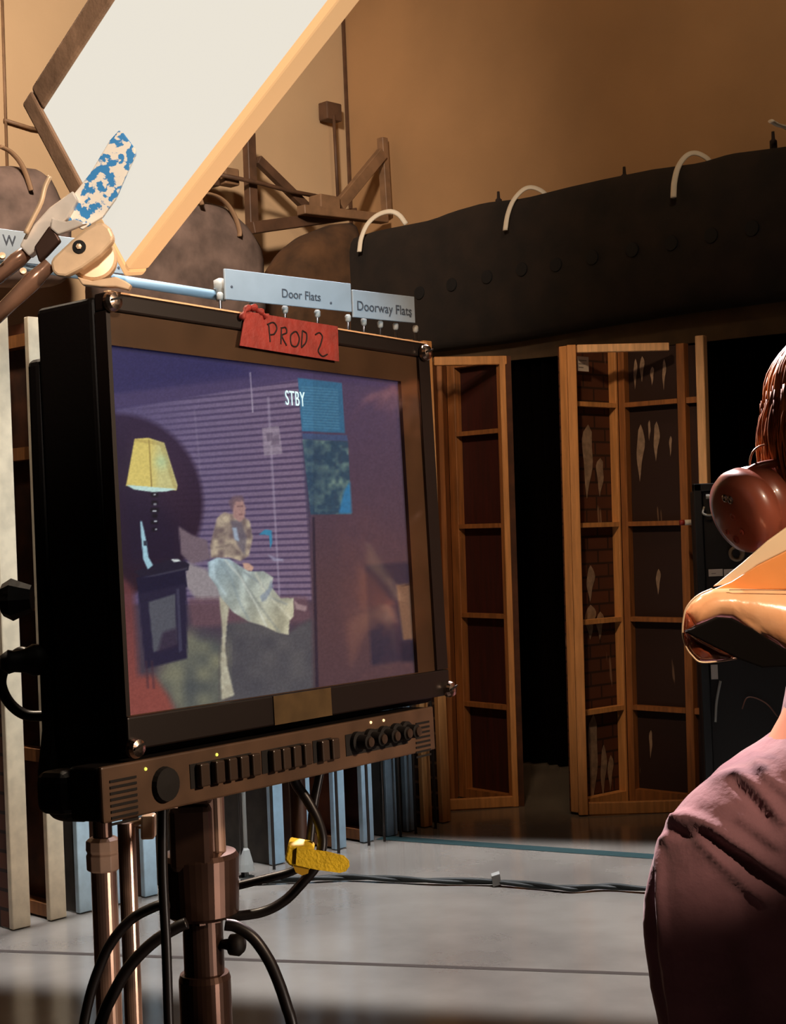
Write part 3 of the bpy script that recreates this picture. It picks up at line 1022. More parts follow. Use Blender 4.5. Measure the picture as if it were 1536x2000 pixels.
for (ua, ub, va, vb) in ((x0_, x1_, y0_, SV0), (x0_, x1_, SV1, y1_), (x0_, SU0, SV0, SV1), (SU1, x1_, SV0, SV1)):
    boxf(bm, M(ua, vb, -0.010), d2 * (ub - ua), up2 * (vb - va), n * 0.0075)
fin('bezel', bm, bezel_m, mo)
# brown plate coloured in for the lit strip on the lower frame
u_, v_ = mpx(603, 1418)
fin('bezel_badge', mbox(u_ - 0.045, u_ + 0.03, MH - 0.0195, MH + 0.0035, 0.0011, 0.002), mat('brown_badge_plate', (92, 74, 48), 0.4, var=0.2, scale=50), mo)
for (x, y, s) in ((200, 588, 1.0), (254, 1462, 1.0), (826, 690, 1.0), (874, 1346, 1.0)):
    uu, vv = mpx(x, y)
    uu = min(max(uu, 0.004), MW - 0.004)
    c = M(uu, vv, 0.001)
    sc = fin('screw', lathe(B(), c, n, [(0, 0.0075), (0.003, 0.0075), (0.006, 0.0062), (0.007, 0.003), (0.0072, 0)], 20), silver_m, mo, smooth=False)
    fin('slot', boxf(B(), c + n * 0.0068 - d2 * 0.0055 - up2 * 0.0008, d2 * 0.011 + up2 * 0.003, up2 * 0.0016, n * 0.0007), hole_m, sc)

# --- picture shown on the screen (vertex colours on a fine flat grid, as a screen emits them)
NU, NV = 400, 500
us = np.linspace(SU0, SU1, NU)
vs = np.linspace(SV0, SV1, NV)
UU, VV = np.meshgrid(us, vs)
P0n, dn, un = np.array(P0), np.array(d2), np.array(up2)
PT = P0n + UU[..., None] * dn - VV[..., None] * un - np.array(n) * 0.006
Rn = np.array(R)
q = (PT - np.array(CAM)) @ Rn
X = 768 + F * q[..., 0] / -q[..., 2]
Y = 1000 - F * q[..., 1] / -q[..., 2]


def inpoly(poly, dx=0, dy=0):
    x, y = X + dx, Y + dy
    ins = np.zeros(X.shape, bool)
    k = len(poly)
    for i in range(k):
        x1, y1 = poly[i]
        x2, y2 = poly[(i + 1) % k]
        if y1 == y2:
            continue
        c = ((y1 > y) != (y2 > y)) & (x < (x2 - x1) * (y - y1) / (y2 - y1) + x1)
        ins ^= c
    return ins


def soft(poly, s=1.0, n_=3):
    m_ = np.zeros(X.shape)
    g = np.linspace(-s, s, n_)
    for a in g:
        for b_ in g:
            m_ += inpoly(poly, a, b_)
    return m_ / (n_ * n_)


rng = np.random.RandomState(3)


def fnoise(s, seed):
    r = np.random.RandomState(seed)
    gx, gy = int(700 / s) + 3, int(900 / s) + 3
    g = r.rand(gy, gx)
    fx, fy = np.clip((X - 190) / s, 0, gx - 2.01), np.clip((Y - 640) / s, 0, gy - 2.01)
    ix, iy = fx.astype(int), fy.astype(int)
    tx, ty = fx - ix, fy - iy
    tx, ty = tx * tx * (3 - 2 * tx), ty * ty * (3 - 2 * ty)
    return (g[iy, ix] * (1 - tx) + g[iy, ix + 1] * tx) * (1 - ty) + (g[iy + 1, ix] * (1 - tx) + g[iy + 1, ix + 1] * tx) * ty


def lerp(a, b_, t):
    return a + (b_ - a) * t


def C3(c):
    return np.array(c, float)


IMG = np.zeros(X.shape + (3,))


def put(mask, col):
    global IMG
    IMG = IMG * (1 - mask[..., None]) + (col if isinstance(col, np.ndarray) and col.ndim == 3 else C3(col)) * mask[..., None]


tx = np.clip((X - 215) / 600, 0, 1)[..., None]
ty = np.clip((Y - 670) / 700, 0, 1)[..., None]
IMG[:] = lerp(lerp(C3((52, 46, 108)), C3((84, 62, 104)), tx), lerp(C3((70, 58, 70)), C3((88, 64, 68)), tx), ty)
# top-left ceiling patch
put(soft([(200, 640), (420, 690), (520, 728), (226, 770), (200, 775)], 14, 5) * 0.85, (42, 40, 98))
put(soft([(215, 770), (578, 728), (584, 745), (215, 800)], 3) * 0.5, (82, 66, 112))
# blinds
bl = soft([(226, 800), (584, 742), (610, 1172), (540, 1180), (226, 1180)], 2)
slope = np.clip(-0.10 + (Y - 780) / 390 * 0.09, -0.11, 0)
ph = (Y - slope * (X - 590)) / 12.3
sl = 0.5 + 0.5 * np.cos(2 * math.pi * ph)
edge = np.clip((sl - 0.08) / 0.5, 0, 1)
vis = np.clip((X - 250) / 130, 0.15, 1)
lightc = lerp(C3((104, 92, 140)), C3((140, 110, 134)), np.clip((X[..., None] - 250) / 350, 0, 1) * 0.7 + ty * 0.3)
darkc = lerp(C3((76, 66, 116)), C3((84, 60, 88)), tx)
bcol = darkc + (lightc - darkc) * (edge * 0.9 * vis + 0.3 * (1 - vis))[..., None]
put(bl, bcol)
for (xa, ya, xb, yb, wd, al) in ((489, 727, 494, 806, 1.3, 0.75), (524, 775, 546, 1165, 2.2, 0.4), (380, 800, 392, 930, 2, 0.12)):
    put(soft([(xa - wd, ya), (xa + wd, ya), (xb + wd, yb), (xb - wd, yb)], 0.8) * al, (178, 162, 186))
# dark round shadow of the lamp
rr = np.hypot(X - 225, (Y - 985) * 0.97)
put(np.clip((178 - rr) / 12, 0, 1) * 0.93, lerp(C3((46, 34, 76)), C3((42, 22, 46)), ty * 2))
put(soft([(215, 830), (300, 950), (360, 1050), (360, 1110), (240, 1110)], 20, 5) * 0.6, (26, 20, 54))
# plaque
put(soft([(512, 836), (545, 832), (552, 886), (516, 890)], 1) * 0.55, (176, 158, 170))
put(soft([(520, 846), (532, 844), (534, 860), (522, 862)], 1) * 0.6, (92, 74, 100))
put(soft([(536, 850), (545, 849), (546, 868), (528, 870)], 1) * 0.5, (92, 74, 100))
# wall to the right
put(soft([(612, 738), (900, 780), (900, 1500), (618, 1500), (608, 1000)], 3), lerp(lerp(C3((82, 64, 112)), C3((84, 66, 106)), tx), C3((96, 62, 68)), np.clip(ty * 1.5, 0, 1)))
# blue poster
put(soft([(582, 738), (668, 748), (674, 846), (590, 842)], 1), (44, 112, 156))
pls = 0.5 + 0.5 * np.cos(2 * math.pi * (Y - 0.06 * X) / 5.5)
put(soft([(588, 752), (660, 760), (664, 842), (592, 838)], 1) * (pls * 0.4), (90, 160, 190))
put(soft([(590, 846), (678, 850), (680, 862), (592, 858)], 1), (64, 84, 130))
nz = fnoise(16, 5) * 0.6 + fnoise(7, 6) * 0.4
pc = lerp(C3((46, 78, 104)), C3((126, 158, 140)), np.clip((nz - 0.35) * 1.8, 0, 1)[..., None])
put(soft([(591, 858), (680, 862), (687, 1004), (607, 1005)], 1), pc)
put(soft([(591, 858), (625, 860), (640, 930), (615, 1000), (606, 1004)], 8, 5) * 0.5, (38, 66, 98))
put(soft([(672, 960), (684, 940), (687, 1003), (662, 1003)], 2), (36, 128, 188))
# corner line
put(soft([(610, 1010), (615, 1010), (624, 1392), (617, 1394)], 1) * 0.75, (44, 34, 56))
# bed / sofa
put(soft([(349, 1028), (374, 1044), (405, 1056), (412, 1092), (374, 1102), (354, 1082)], 2), (118, 96, 108))
put(soft([(364, 1098), (404, 1112), (436, 1150), (438, 1172), (384, 1172), (360, 1140)], 3), (150, 138, 142))
put(soft([(366, 1168), (600, 1165), (612, 1215), (375, 1225)], 4) * 0.8, (112, 74, 84))
# grey box under the bed
put(soft([(436, 1218), (500, 1212), (560, 1238), (610, 1206), (614, 1385), (450, 1392)], 4), lerp(C3((74, 72, 80)), C3((92, 88, 90)), fnoise(28, 9)[..., None]))
# mottled floor, left
put(soft([(360, 1230), (440, 1250), (440, 1400), (360, 1408), (300, 1330)], 14, 5), lerp(C3((74, 80, 82)), C3((128, 126, 98)), fnoise(26, 11)[..., None]))
# person on the bed
jk = soft([(424, 1012), (438, 1000), (452, 1004), (470, 1004), (488, 1018), (494, 1050), (486, 1086), (470, 1096), (446, 1088), (412, 1090), (410, 1066), (417, 1040)], 1.5)
put(jk, lerp(C3((120, 98, 96)), C3((196, 174, 142)), np.clip(fnoise(11, 21) * 1.4 - 0.1, 0, 1)[..., None]))
put(soft([(450, 1018), (470, 1014), (482, 1050), (478, 1086), (462, 1060)], 2) * 0.7, (92, 84, 106))
put(soft([(454, 1030), (462, 1030), (468, 1058), (458, 1054)], 1.5), (150, 166, 188))
put(soft([(454, 978), (462, 972), (474, 974), (480, 992), (478, 1012), (468, 1020), (456, 1010)], 1.5), (176, 128, 120))
put(soft([(446, 980), (456, 968), (474, 968), (478, 978), (460, 980), (454, 1000)], 1.5) * 0.8, (112, 84, 96))
put(soft([(463, 988), (475, 987), (475, 990), (463, 991)], 1) * 0.5, (90, 56, 66))
put(soft([(466, 1004), (474, 1003), (474, 1006), (467, 1007)], 1) * 0.5, (110, 60, 66))
for (xa, ya, xb, yb) in ((424, 1050, 446, 1040), (420, 1070, 450, 1064), (432, 1020, 440, 1050), (448, 1060, 470, 1084)):
    put(soft([(xa, ya - 1.5), (xb, yb - 1.5), (xb, yb + 1.5), (xa, ya + 1.5)], 1.5) * 0.5, (98, 80, 80))
put(soft([(474, 1100), (486, 1100), (496, 1108), (492, 1116), (478, 1114)], 1.2), (210, 156, 130))
# blanket
bk_ = soft([(406, 1098), (424, 1089), (448, 1092), (470, 1106), (486, 1116), (514, 1115), (534, 1128), (530, 1146), (548, 1168), (574, 1168), (574, 1204), (566, 1212),
            (564, 1240), (544, 1236), (514, 1222), (486, 1214), (456, 1196), (432, 1170), (424, 1146), (408, 1124)], 1.2)
gt = np.clip((X - 405 + (Y - 1090)) / 260, 0, 1)[..., None]
fold = 0.5 + 0.35 * np.sin((X * 0.9 + Y * 0.35) / 9 + 7 * fnoise(34, 31)) + 0.3 * (fnoise(9, 32) - 0.5)
bcol = lerp(C3((166, 200, 216)), C3((206, 198, 160)), gt) * (0.78 + 0.26 * fold[..., None])
put(bk_, bcol)
for (pl_, wd, al, cc) in (([(430, 1096), (452, 1130), (470, 1180), (486, 1210)], 3, 0.35, (120, 140, 150)),
                          ([(458, 1100), (484, 1150), (520, 1200), (545, 1234)], 3, 0.4, (124, 132, 128)),
                          ([(478, 1118), (510, 1140), (530, 1168), (560, 1180)], 2.5, 0.35, (116, 128, 140)),
                          ([(440, 1094), (470, 1128), (500, 1180), (520, 1222)], 2.5, 0.45, (226, 230, 214)),
                          ([(500, 1120), (520, 1160), (552, 1190), (570, 1210)], 3, 0.4, (228, 222, 190)),
                          ([(414, 1100), (420, 1130), (440, 1160)], 3, 0.4, (196, 222, 232))):
    m_ = np.zeros(X.shape)
    for i in range(len(pl_) - 1):
        (xa, ya), (xb, yb) = pl_[i], pl_[i + 1]
        t_ = np.clip(((X - xa) * (xb - xa) + (Y - ya) * (yb - ya)) / ((xb - xa) ** 2 + (yb - ya) ** 2), 0, 1)
        m_ = np.maximum(m_, np.exp(-(np.hypot(X - xa - t_ * (xb - xa), Y - ya - t_ * (yb - ya)) / wd) ** 2))
    put(m_ * al * bk_, cc)
put(soft([(508, 1165), (524, 1150), (530, 1130), (534, 1146), (520, 1172), (512, 1176)], 1.5) * 0.7, (120, 136, 160))
put(soft([(429, 1164), (448, 1186), (444, 1216), (440, 1262), (444, 1300), (458, 1358), (433, 1367), (431, 1300), (434, 1240)], 1.5),
    lerp(C3((168, 158, 130)), C3((196, 190, 160)), fnoise(9, 41)[..., None]))
put(soft([(574, 1172), (584, 1180), (600, 1184), (598, 1194), (578, 1190)], 1.5) * 0.8, (176, 140, 140))
# mug / lamp arm
put(soft([(506, 1044), (518, 1034), (531, 1036), (532, 1060), (528, 1072), (526, 1046), (516, 1044)], 1), (40, 140, 186))
put(soft([(522, 1082), (540, 1090), (554, 1092), (554, 1096), (534, 1096)], 1.5) * 0.6, (170, 170, 200))
# side table
put(soft([(262, 1116), (326, 1094), (362, 1096), (370, 1102), (368, 1114), (280, 1132)], 1), (30, 26, 52))
put(soft([(266, 1128), (362, 1112), (366, 1146), (272, 1168)], 1), (24, 22, 56))
put(soft([(270, 1160), (364, 1140), (366, 1286), (284, 1306)], 2), (34, 30, 62))
put(soft([(290, 1176), (342, 1160), (346, 1258), (300, 1274)], 1.5), (82, 84, 96))
put(soft([(318, 1235), (346, 1226), (348, 1262), (308, 1274)], 3) * 0.8, (48, 34, 62))
put(soft([(276, 1128), (330, 1116), (366, 1108), (366, 1112), (300, 1126)], 1) * 0.4, (100, 96, 110))
put(soft([(344, 1150), (350, 1150), (356, 1270), (350, 1275)], 1) * 0.4, (92, 92, 118))
# remote
put(soft([(274, 1018), (277, 1018), (281, 1034), (286, 1058), (290, 1088), (299, 1104), (289, 1112), (280, 1092), (276, 1050)], 1), (150, 204, 222))
put(soft([(280, 1056), (286, 1056), (287, 1066), (281, 1066)], 0.8), (50, 60, 80))
put(soft([(334, 1092), (348, 1092), (354, 1096), (340, 1098)], 1), (214, 224, 220))
# lamp
for (yy, ww) in ((966, 5), (982, 3.5), (996, 6), (1008, 3), (1020, 5), (1034, 3)):
    put(soft([(300 - ww, yy - 4), (304 + ww, yy - 4), (304 + ww, yy + 4), (300 - ww, yy + 4)], 1.5), (16, 14, 30))
for (xx, yy, ww) in ((302, 966, 2.5), (303, 985, 3), (302, 998, 4), (304, 1018, 3), (305, 1034, 2)):
    put(soft([(xx - ww, yy - 1.4), (xx + ww, yy - 1.4), (xx + ww, yy + 1.4), (xx - ww, yy + 1.4)], 1), (180, 186, 196))
glow = np.exp(-((X - 296) ** 2 + (Y - 925) ** 2) / (2 * 48 ** 2))
IMG += glow[..., None] * C3((16, 12, 8))
put(soft([(263, 857), (290, 855), (321, 865), (347, 948), (345, 958), (298, 955), (246, 949), (248, 940)], 0.8),
    lerp(C3((234, 206, 92)), C3((214, 204, 122)), np.clip((X - 292) / 20, 0, 1)[..., None]))
put(soft([(263, 857), (320, 863), (347, 955), (340, 955), (312, 870), (262, 862)], 1) * 0.35, (160, 130, 60))
put(soft([(290, 858), (292, 858), (298, 953), (295, 953)], 0.7) * 0.7, (140, 110, 50))
put(soft([(247, 947), (345, 955), (325, 960), (298, 961), (262, 956)], 0.8), (190, 232, 220))
put(np.exp(-((X - 315) ** 2 + (Y - 902) ** 2) / (2 * 10 ** 2)) * 0.35 * soft([(292, 860), (320, 866), (345, 950), (300, 950)], 1), (150, 230, 190))
# red glass reflection painted into the picture, lower left
put(soft([(230, 1118), (262, 1150), (270, 1320), (300, 1318), (330, 1360), (352, 1412), (240, 1440)], 6, 5) * 0.9, lerp(C3((112, 52, 56)), C3((160, 66, 54)), np.clip((Y[..., None] - 1150) / 200, 0, 1)))
put(soft([(283, 1290), (288, 1290), (292, 1345), (287, 1345)], 1) * 0.5, (70, 40, 54))
put(soft([(294, 1290), (299, 1290), (303, 1345), (298, 1345)], 1) * 0.5, (70, 40, 54))
# glass reflection of a dark-framed panel painted into the picture, lower right
put(soft([(714, 1104), (850, 1094), (850, 1280), (726, 1300)], 3) * 0.85, (48, 42, 66))
put(soft([(774, 1142), (850, 1136), (850, 1244), (788, 1250)], 2), (140, 94, 66))
put(soft([(776, 1146), (810, 1142), (850, 1156), (850, 1152), (812, 1138)], 1) * 0.8, (50, 34, 34))
put(soft([(780, 1256), (850, 1248), (850, 1290), (785, 1294)], 3) * 0.7, (34, 32, 54))
# grain
IMG *= (0.95 + 0.1 * fnoise(3, 77))[..., None]
IMG += (rng.rand(*X.shape) - 0.5)[..., None] * 4
edgef = np.clip(np.minimum.reduce([UU - SU0, SU1 - UU, VV - SV0, SV1 - VV]) / 0.003, 0, 1)
IMG *= (0.6 + 0.4 * edgef)[..., None]
lum = IMG.mean(-1, keepdims=True)
IMG = lum + (IMG - lum) * 0.76
IMG[..., 2] += 1
IMG *= np.where(X > 612, 0.93, 1.0)[..., None]
IMG = np.clip(IMG, 0, 255) / 255
LIN = np.where(IMG <= 0.04045, IMG / 12.92, ((IMG + 0.055) / 1.055) ** 2.4)
idx = np.arange(NU * NV).reshape(NV, NU)
faces = np.stack([idx[1:, :-1], idx[1:, 1:], idx[:-1, 1:], idx[:-1, :-1]], -1).reshape(-1, 4)
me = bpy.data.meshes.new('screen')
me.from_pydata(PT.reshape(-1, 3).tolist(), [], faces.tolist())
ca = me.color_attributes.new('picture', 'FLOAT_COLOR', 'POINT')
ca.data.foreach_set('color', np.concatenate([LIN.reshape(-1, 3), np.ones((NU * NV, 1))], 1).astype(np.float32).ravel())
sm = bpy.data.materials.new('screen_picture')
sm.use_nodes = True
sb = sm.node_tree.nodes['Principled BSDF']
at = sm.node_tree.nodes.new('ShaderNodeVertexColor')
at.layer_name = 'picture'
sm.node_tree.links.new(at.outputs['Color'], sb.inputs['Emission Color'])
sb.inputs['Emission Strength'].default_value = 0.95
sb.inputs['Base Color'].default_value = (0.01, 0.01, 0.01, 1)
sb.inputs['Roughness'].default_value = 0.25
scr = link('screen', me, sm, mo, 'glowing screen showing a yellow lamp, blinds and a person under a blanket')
fin('screen_backing', mbox(SU0 - 0.001, SU1 + 0.001, SV0 - 0.001, SV1 + 0.001, -0.0112, -0.0085), black_m, mo)
u_, v_ = mpx(576, 780, -0.0055)
text_mesh('STBY', 0.0175, M(u_, v_, -0.0052), d2 * 0.98 + up2 * 0.0, up2, 0.0003, stby_m, 'caption', scr, space=1.12, sx=0.62)
# clear protective glass
gm = bpy.data.materials.new('clear_glass')
gm.use_nodes = True
nt = gm.node_tree
for nn_ in list(nt.nodes):
    nt.nodes.remove(nn_)
out = nt.nodes.new('ShaderNodeOutputMaterial')
mx = nt.nodes.new('ShaderNodeMixShader')
tr = nt.nodes.new('ShaderNodeBsdfTransparent')
gl = nt.nodes.new('ShaderNodeBsdfGlossy')
gl.inputs['Roughness'].default_value = 0.06
frn = nt.nodes.new('ShaderNodeFresnel')
frn.inputs['IOR'].default_value = 1.4
mx.inputs[0].default_value = 0.06
nt.links.new(tr.outputs[0], mx.inputs[1])
nt.links.new(gl.outputs[0], mx.inputs[2])
nt.links.new(mx.outputs[0], out.inputs[0])
fin('protective_glass', mbox(0.0048, MW - 0.0188, 0.0128, MH - 0.0208, -0.002, -0.0003), gm, mo)

# control strip below the face
cu0, cv0 = mpx(196, 1500, 0.004)
cu1, cv1 = mpx(850, 1378, 0.004)
cu2, cv2 = mpx(848, 1462, 0.004)
cu3, cv3 = mpx(205, 1612, 0.004)
print('control', (cu0, cv0), (cu1, cv1), (cu2, cv2), (cu3, cv3))
CU0, CU1, CV0, CV1 = (cu0 + cu3) / 2, (cu1 + cu2) / 2, (cv0 + cv1) / 2, (cv2 + cv3) / 2
CV0 = max(CV0, MH + 0.0045)
cpn = fin('control_panel', mbox(CU0, CU1, CV0, CV1, -0.0005, 0.004), panel_m, mo, bev=0.0015, seg=2)
fin('control_housing', mbox(CU0 + 0.0005, CU1 - 0.001, CV0 + 0.0005, CV1 - 0.0005, -0.03, -0.001), black_m, mo, bev=0.003, seg=3)
fin('lower_shell', mbox(CU0 - 0.004, CU1 - 0.02, CV0 + 0.004, CV1 - 0.004, -0.062, -0.0305), black_m, mo, bev=0.008, seg=3)


def onp(px, py, f=0.0045):
    return mpx(px, py, f)


cmid = (CV0 + CV1) / 2
for gx in ([392, 422, 447, 470, 493], [533, 552, 573, 594], [628, 648]):
    for x in gx:
        # centre line of the buttons runs from (392,1513) to (648,1462)
        y = 1513 + (x - 392) * (1462 - 1513) / (648 - 392)
        uu, vv = onp(x, y)
        w_, h_ = 0.0055, 0.0085
        bt_ = fin('button', mbox(uu - w_, uu + w_ * 0.75, vv - h_, vv + h_, 0.0042, 0.0105), btn_m, cpn, bev=0.0012)
for x in (696, 722, 748, 772, 790):
    y = 1449 + (x - 696) * (1428 - 1449) / (790 - 696)
    uu, vv = onp(x, y)
    k_ = fin('dial', lathe(B(), M(uu, vv, 0.0042), n, [(0, 0.0088), (0.004, 0.0088), (0.005, 0.0062), (0.014, 0.0058), (0.015, 0.004), (0.0152, 0)], 24), hole_m, cpn)
    fin('dial_cap', lathe(B(), M(uu, vv, 0.0194), n, [(0, 0.0042), (0.0015, 0.004), (0.0018, 0)], 20), btn_m, k_)
# dark recess plate behind the buttons
for (xa, xb) in ((372, 492), (512, 594), (612, 648), (676, 796)):
    ua, va = onp(xa, 1513 + (xa - 392) * -0.2)
    ub, vb = onp(xb, 1513 + (xb - 392) * -0.2)
    fin('button_recess', mbox(ua, ub, (va + vb) / 2 - 0.009, (va + vb) / 2 + 0.009, 0.0041, 0.0046), hole_m, cpn)
for (x, y, m_) in ((285, 1502, red_led), (424, 1474, red_led), (725, 1411, white_led), (750, 1407, white_led)):
    uu, vv = onp(x, y)
    fin('indicator', lathe(B(), M(uu, vv, 0.0041), n, [(0, 0.0013), (0.0008, 0.0011), (0.001, 0)], 12), m_, cpn)
bm = B()
for k in range(8):
    ua, va = onp(812, 1400 + 7.2 * k)
    ub, _ = onp(838, 1396)
    boxf(bm, M(ua, CV0 + 0.012 + 0.0042 * k, 0.0041), d2 * (ub - ua), up2 * -0.0018, n * 0.0006)
fin('vent', bm, hole_m, cpn)
bm = B()
for k in range(8):
    boxf(bm, M(CU0 + 0.007, CV0 + 0.010 + 0.0042 * k, 0.0041), d2 * 0.026, up2 * -0.0018, n * 0.0006)
fin('vent', bm, hole_m, cpn)
ua, va = onp(322, 1532)
fin('power_socket', lathe(B(), M(ua, va, 0.0041), n, [(0, 0.013), (0.004, 0.012), (0.005, 0)], 20), hole_m, cpn)

# red tape over the top edge
tp = [(480, 625), (505, 617), (660, 645), (662, 706), (560, 690), (468, 675)]
uv = [mpx(x, y, 0.0015) for x, y in tp]
uv[0] = (uv[0][0], -0.0027)
uv[1] = (uv[1][0], -0.0027)
uv[2] = (uv[2][0], -0.0027)
tape = fin('tape_label', mprism(uv, 0.0012, 0.0018), tape_m, mo, label='red cloth tape with handwritten marker letters')
fu0, fu1 = uv[1][0] - 0.012, uv[2][0]
fin('tape_fold', boxf(B(), M(fu0, -0.0027, 0.0017), d2 * (fu1 - fu0), up2 * 0.0006, -n * 0.03), tape_m, tape)
bm = B()
cru = [M(fu0 - 0.010, 0.004, 0.002), M(fu0 - 0.006, -0.004, 0.004), M(fu0 + 0.004, -0.007, 0.002), M(fu0 + 0.014, -0.005, 0.001), M(fu0 + 0.02, -0.001, 0.003)]
tube(bm, smooth_path(cru, 5), [0.003 + 0.0012 * math.sin(i * 1.3) for i in range(21)], 8, 0.7)
fin('tape_crumple', bm, tape_m, tape, smooth=True)
strokes = [
    [(525, 632), (528, 668)], [(522, 634), (534, 630), (541, 640), (536, 652), (527, 654)],
    [(550, 640), (549, 672)], [(549, 641), (558, 640), (560, 650), (551, 656), (560, 675)],
    [(575, 648), (568, 656), (570, 674), (580, 676), (585, 662), (580, 649), (575, 648)],
    [(591, 646), (589, 678)], [(591, 646), (599, 652), (598, 668), (589, 679)],
    [(616, 654), (624, 650), (630, 658), (626, 674), (622, 686), (630, 696), (640, 692)],
]
bm = B()
for s in strokes:
    p3 = [M(*mpx(x, y, 0.002), 0.0019) for x, y in s]
    tube(bm, smooth_path(p3, 5) if len(p3) > 2 else p3, 0.00075, 6)
fin('handwriting', bm, ink_m, tape)

# monitor back fittings seen past the left side
kx, ky = mpx(45, 1170, -0.095)
bm = lathe(B(), M(-0.004, ky, -0.105), -d2 * 0.6 - n * 0.8, [(-0.012, 0.010), (-0.004, 0.013), (0.003, 0.016), (0.010, 0.012), (0.012, 0.006), (0.0122, 0)], 8)
fin('mount_knob', bm, black_m, mo)
bm = lathe(B(), M(0.004, mpx(60, 1290, -0.09)[1], -0.09), -d2 * 0.85 - n * 0.5, [(-0.005, 0.011), (0.006, 0.012), (0.012, 0.009), (0.02, 0.008), (0.024, 0.009), (0.03, 0.005)], 16)
fin('cable_socket', bm, black_m, mo, smooth=True)
fin('mount_plate', mbox(MW / 2 - 0.05, MW / 2 + 0.05, 0.11, MH + 0.02, -0.11, -0.0925), gunm_m, mo, bev=0.003)

# ------------------------------------------------------------------ monitor stand
ax = M(MW / 2, MH, -0.125)
ax = V((ax.x, ax.y, 0))
print('stand axis px', proj(ax + Z * 1.2))
st = thing('monitor_stand', 'thick dark bronze steel stand with a broad collar carrying the monitor', 'stand', ax)


def zat(py, px=395):
    return pt(px, py, ax.y).z


cxy = pt(392, 1700, ax.y)
ax2 = V((cxy.x, cxy.y, 0))
fin('collar', lathe(B(), ax2 + Z * zat(1790), Z, [(0, 0.026), (0.004, 0.032), (zat(1664) - zat(1790) - 0.004, 0.0335), (zat(1664) - zat(1790), 0.031), (zat(1660) - zat(1790), 0.02)], 40), gunm_m, st)
fin('upper_tube', lathe(B(), ax2 + Z * zat(1664), Z, [(0, 0.021), (zat(1520) - zat(1664), 0.021)], 32), gunm_m, st, smooth=False)
fin('yoke_block', boxf(B(), ax2 + V((-0.022, -0.032, zat(1690))), (0.036, 0, 0), (0, 0.02, 0), (0, 0, zat(1560) - zat(1690))), gunm_m, st, bev=0.006)
fin('spigot', lathe(B(), ax2 + V((0.016, -0.006, zat(1664))), Z, [(0, 0.0075), (zat(1540) - zat(1664), 0.0075)], 20), warmst_m, st, smooth=False)
fin('middle_tube', lathe(B(), ax2 + Z * zat(1905), Z, [(0, 0.0175), (zat(1790) - zat(1905), 0.0175)], 32), gunm_m, st)
fin('lock_nut', lathe(B(), ax2 + Z * (zat(1800)), Z, [(0, 0.0165), (0.001, 0.0195), (0.006, 0.0195), (0.0065, 0.017)], 6), gunm_m, st)
lz = zat(1900)
fin('lower_tube', lathe(B(), ax2 + Z * 0.12, Z, [(0, 0.0225), (lz - 0.125, 0.0225), (lz - 0.12, 0.021)], 36), gunm_m, st, smooth=False)
hk = pt(457, 1845, ax.y - 0.03)
fin('knob', lathe(B(), V((ax2.x + 0.017, ax2.y - 0.006, zat(1842))), (1, -0.3, 0), [(0, 0.004), (0.006, 0.005), (0.008, 0.009), (0.016, 0.0095), (0.02, 0.006), (0.021, 0)], 18), black_m, st, smooth=True)
fin('mount_bracket', boxf(B(), ax2 + V((-0.015, -0.03, zat(1560))), V((0.03, 0, 0)), (0, 0.03, 0), (0, 0, 0.18)), gunm_m, st, bev=0.003)
for k in range(3):
    a = math.radians(20 + 120 * k)
    dr = V((math.cos(a), math.sin(a), 0))
    fin('leg', tube(B(), [ax2 + dr * 0.02 + Z * 0.42, ax2 + dr * 0.40 + Z * 0.015], 0.011, 12), gunm_m, st, smooth=True)
    fin('leg_brace', tube(B(), [ax2 + dr * 0.02 + Z * 0.16, ax2 + dr * 0.24 + Z * 0.19], 0.007, 10), gunm_m, st, smooth=True)

# ------------------------------------------------------------------ light stand behind, left
yl = 1.5
lx = pt(205, 1750, yl)
ls = thing('light_stand', 'slim steel light stand with worn tan collar, left of the monitor stand', 'stand', (lx.x, yl, 0))


def zl(py):
    return pt(205, py, yl).z


L0 = V((lx.x, yl, 0))
fin('tube', lathe(B(), L0 + Z * 0.1, Z, [(0, 0.0125), (zl(1690) - 0.1, 0.0125)], 28), warmst_m, ls)
fin('collar', lathe(B(), L0 + Z * zl(1700), Z, [(0, 0.014), (0.002, 0.0165), (0.016, 0.0168), (0.018, 0.0155), (0.021, 0.0168), (zl(1640) - zl(1700), 0.0165), (zl(1634) - zl(1700), 0.012)], 10), collar_m, ls, bev=0.0006)
fin('riser', lathe(B(), L0 + Z * zl(1642), Z, [(0, 0.0095), (0.10, 0.0095)], 24), gunm_m, ls)
for k in range(3):
    a = math.radians(75 + 120 * k)
    dr = V((math.cos(a), math.sin(a), 0))
    fin('leg', tube(B(), [L0 + dr * 0.01 + Z * 0.3, L0 + dr * 0.3 + Z * 0.01], 0.009, 12), warmst_m, ls, smooth=True)
# thin pole with a small box head
l2 = pt(254, 1800, 1.42)
L2 = V((l2.x, l2.y, 0))
ps = thing('pole_stand', 'thin shiny copper-toned pole with a small side clamp between the two stands', 'stand', L2)


def zp(py, px=250):
    return pt(px, py, 1.42).z


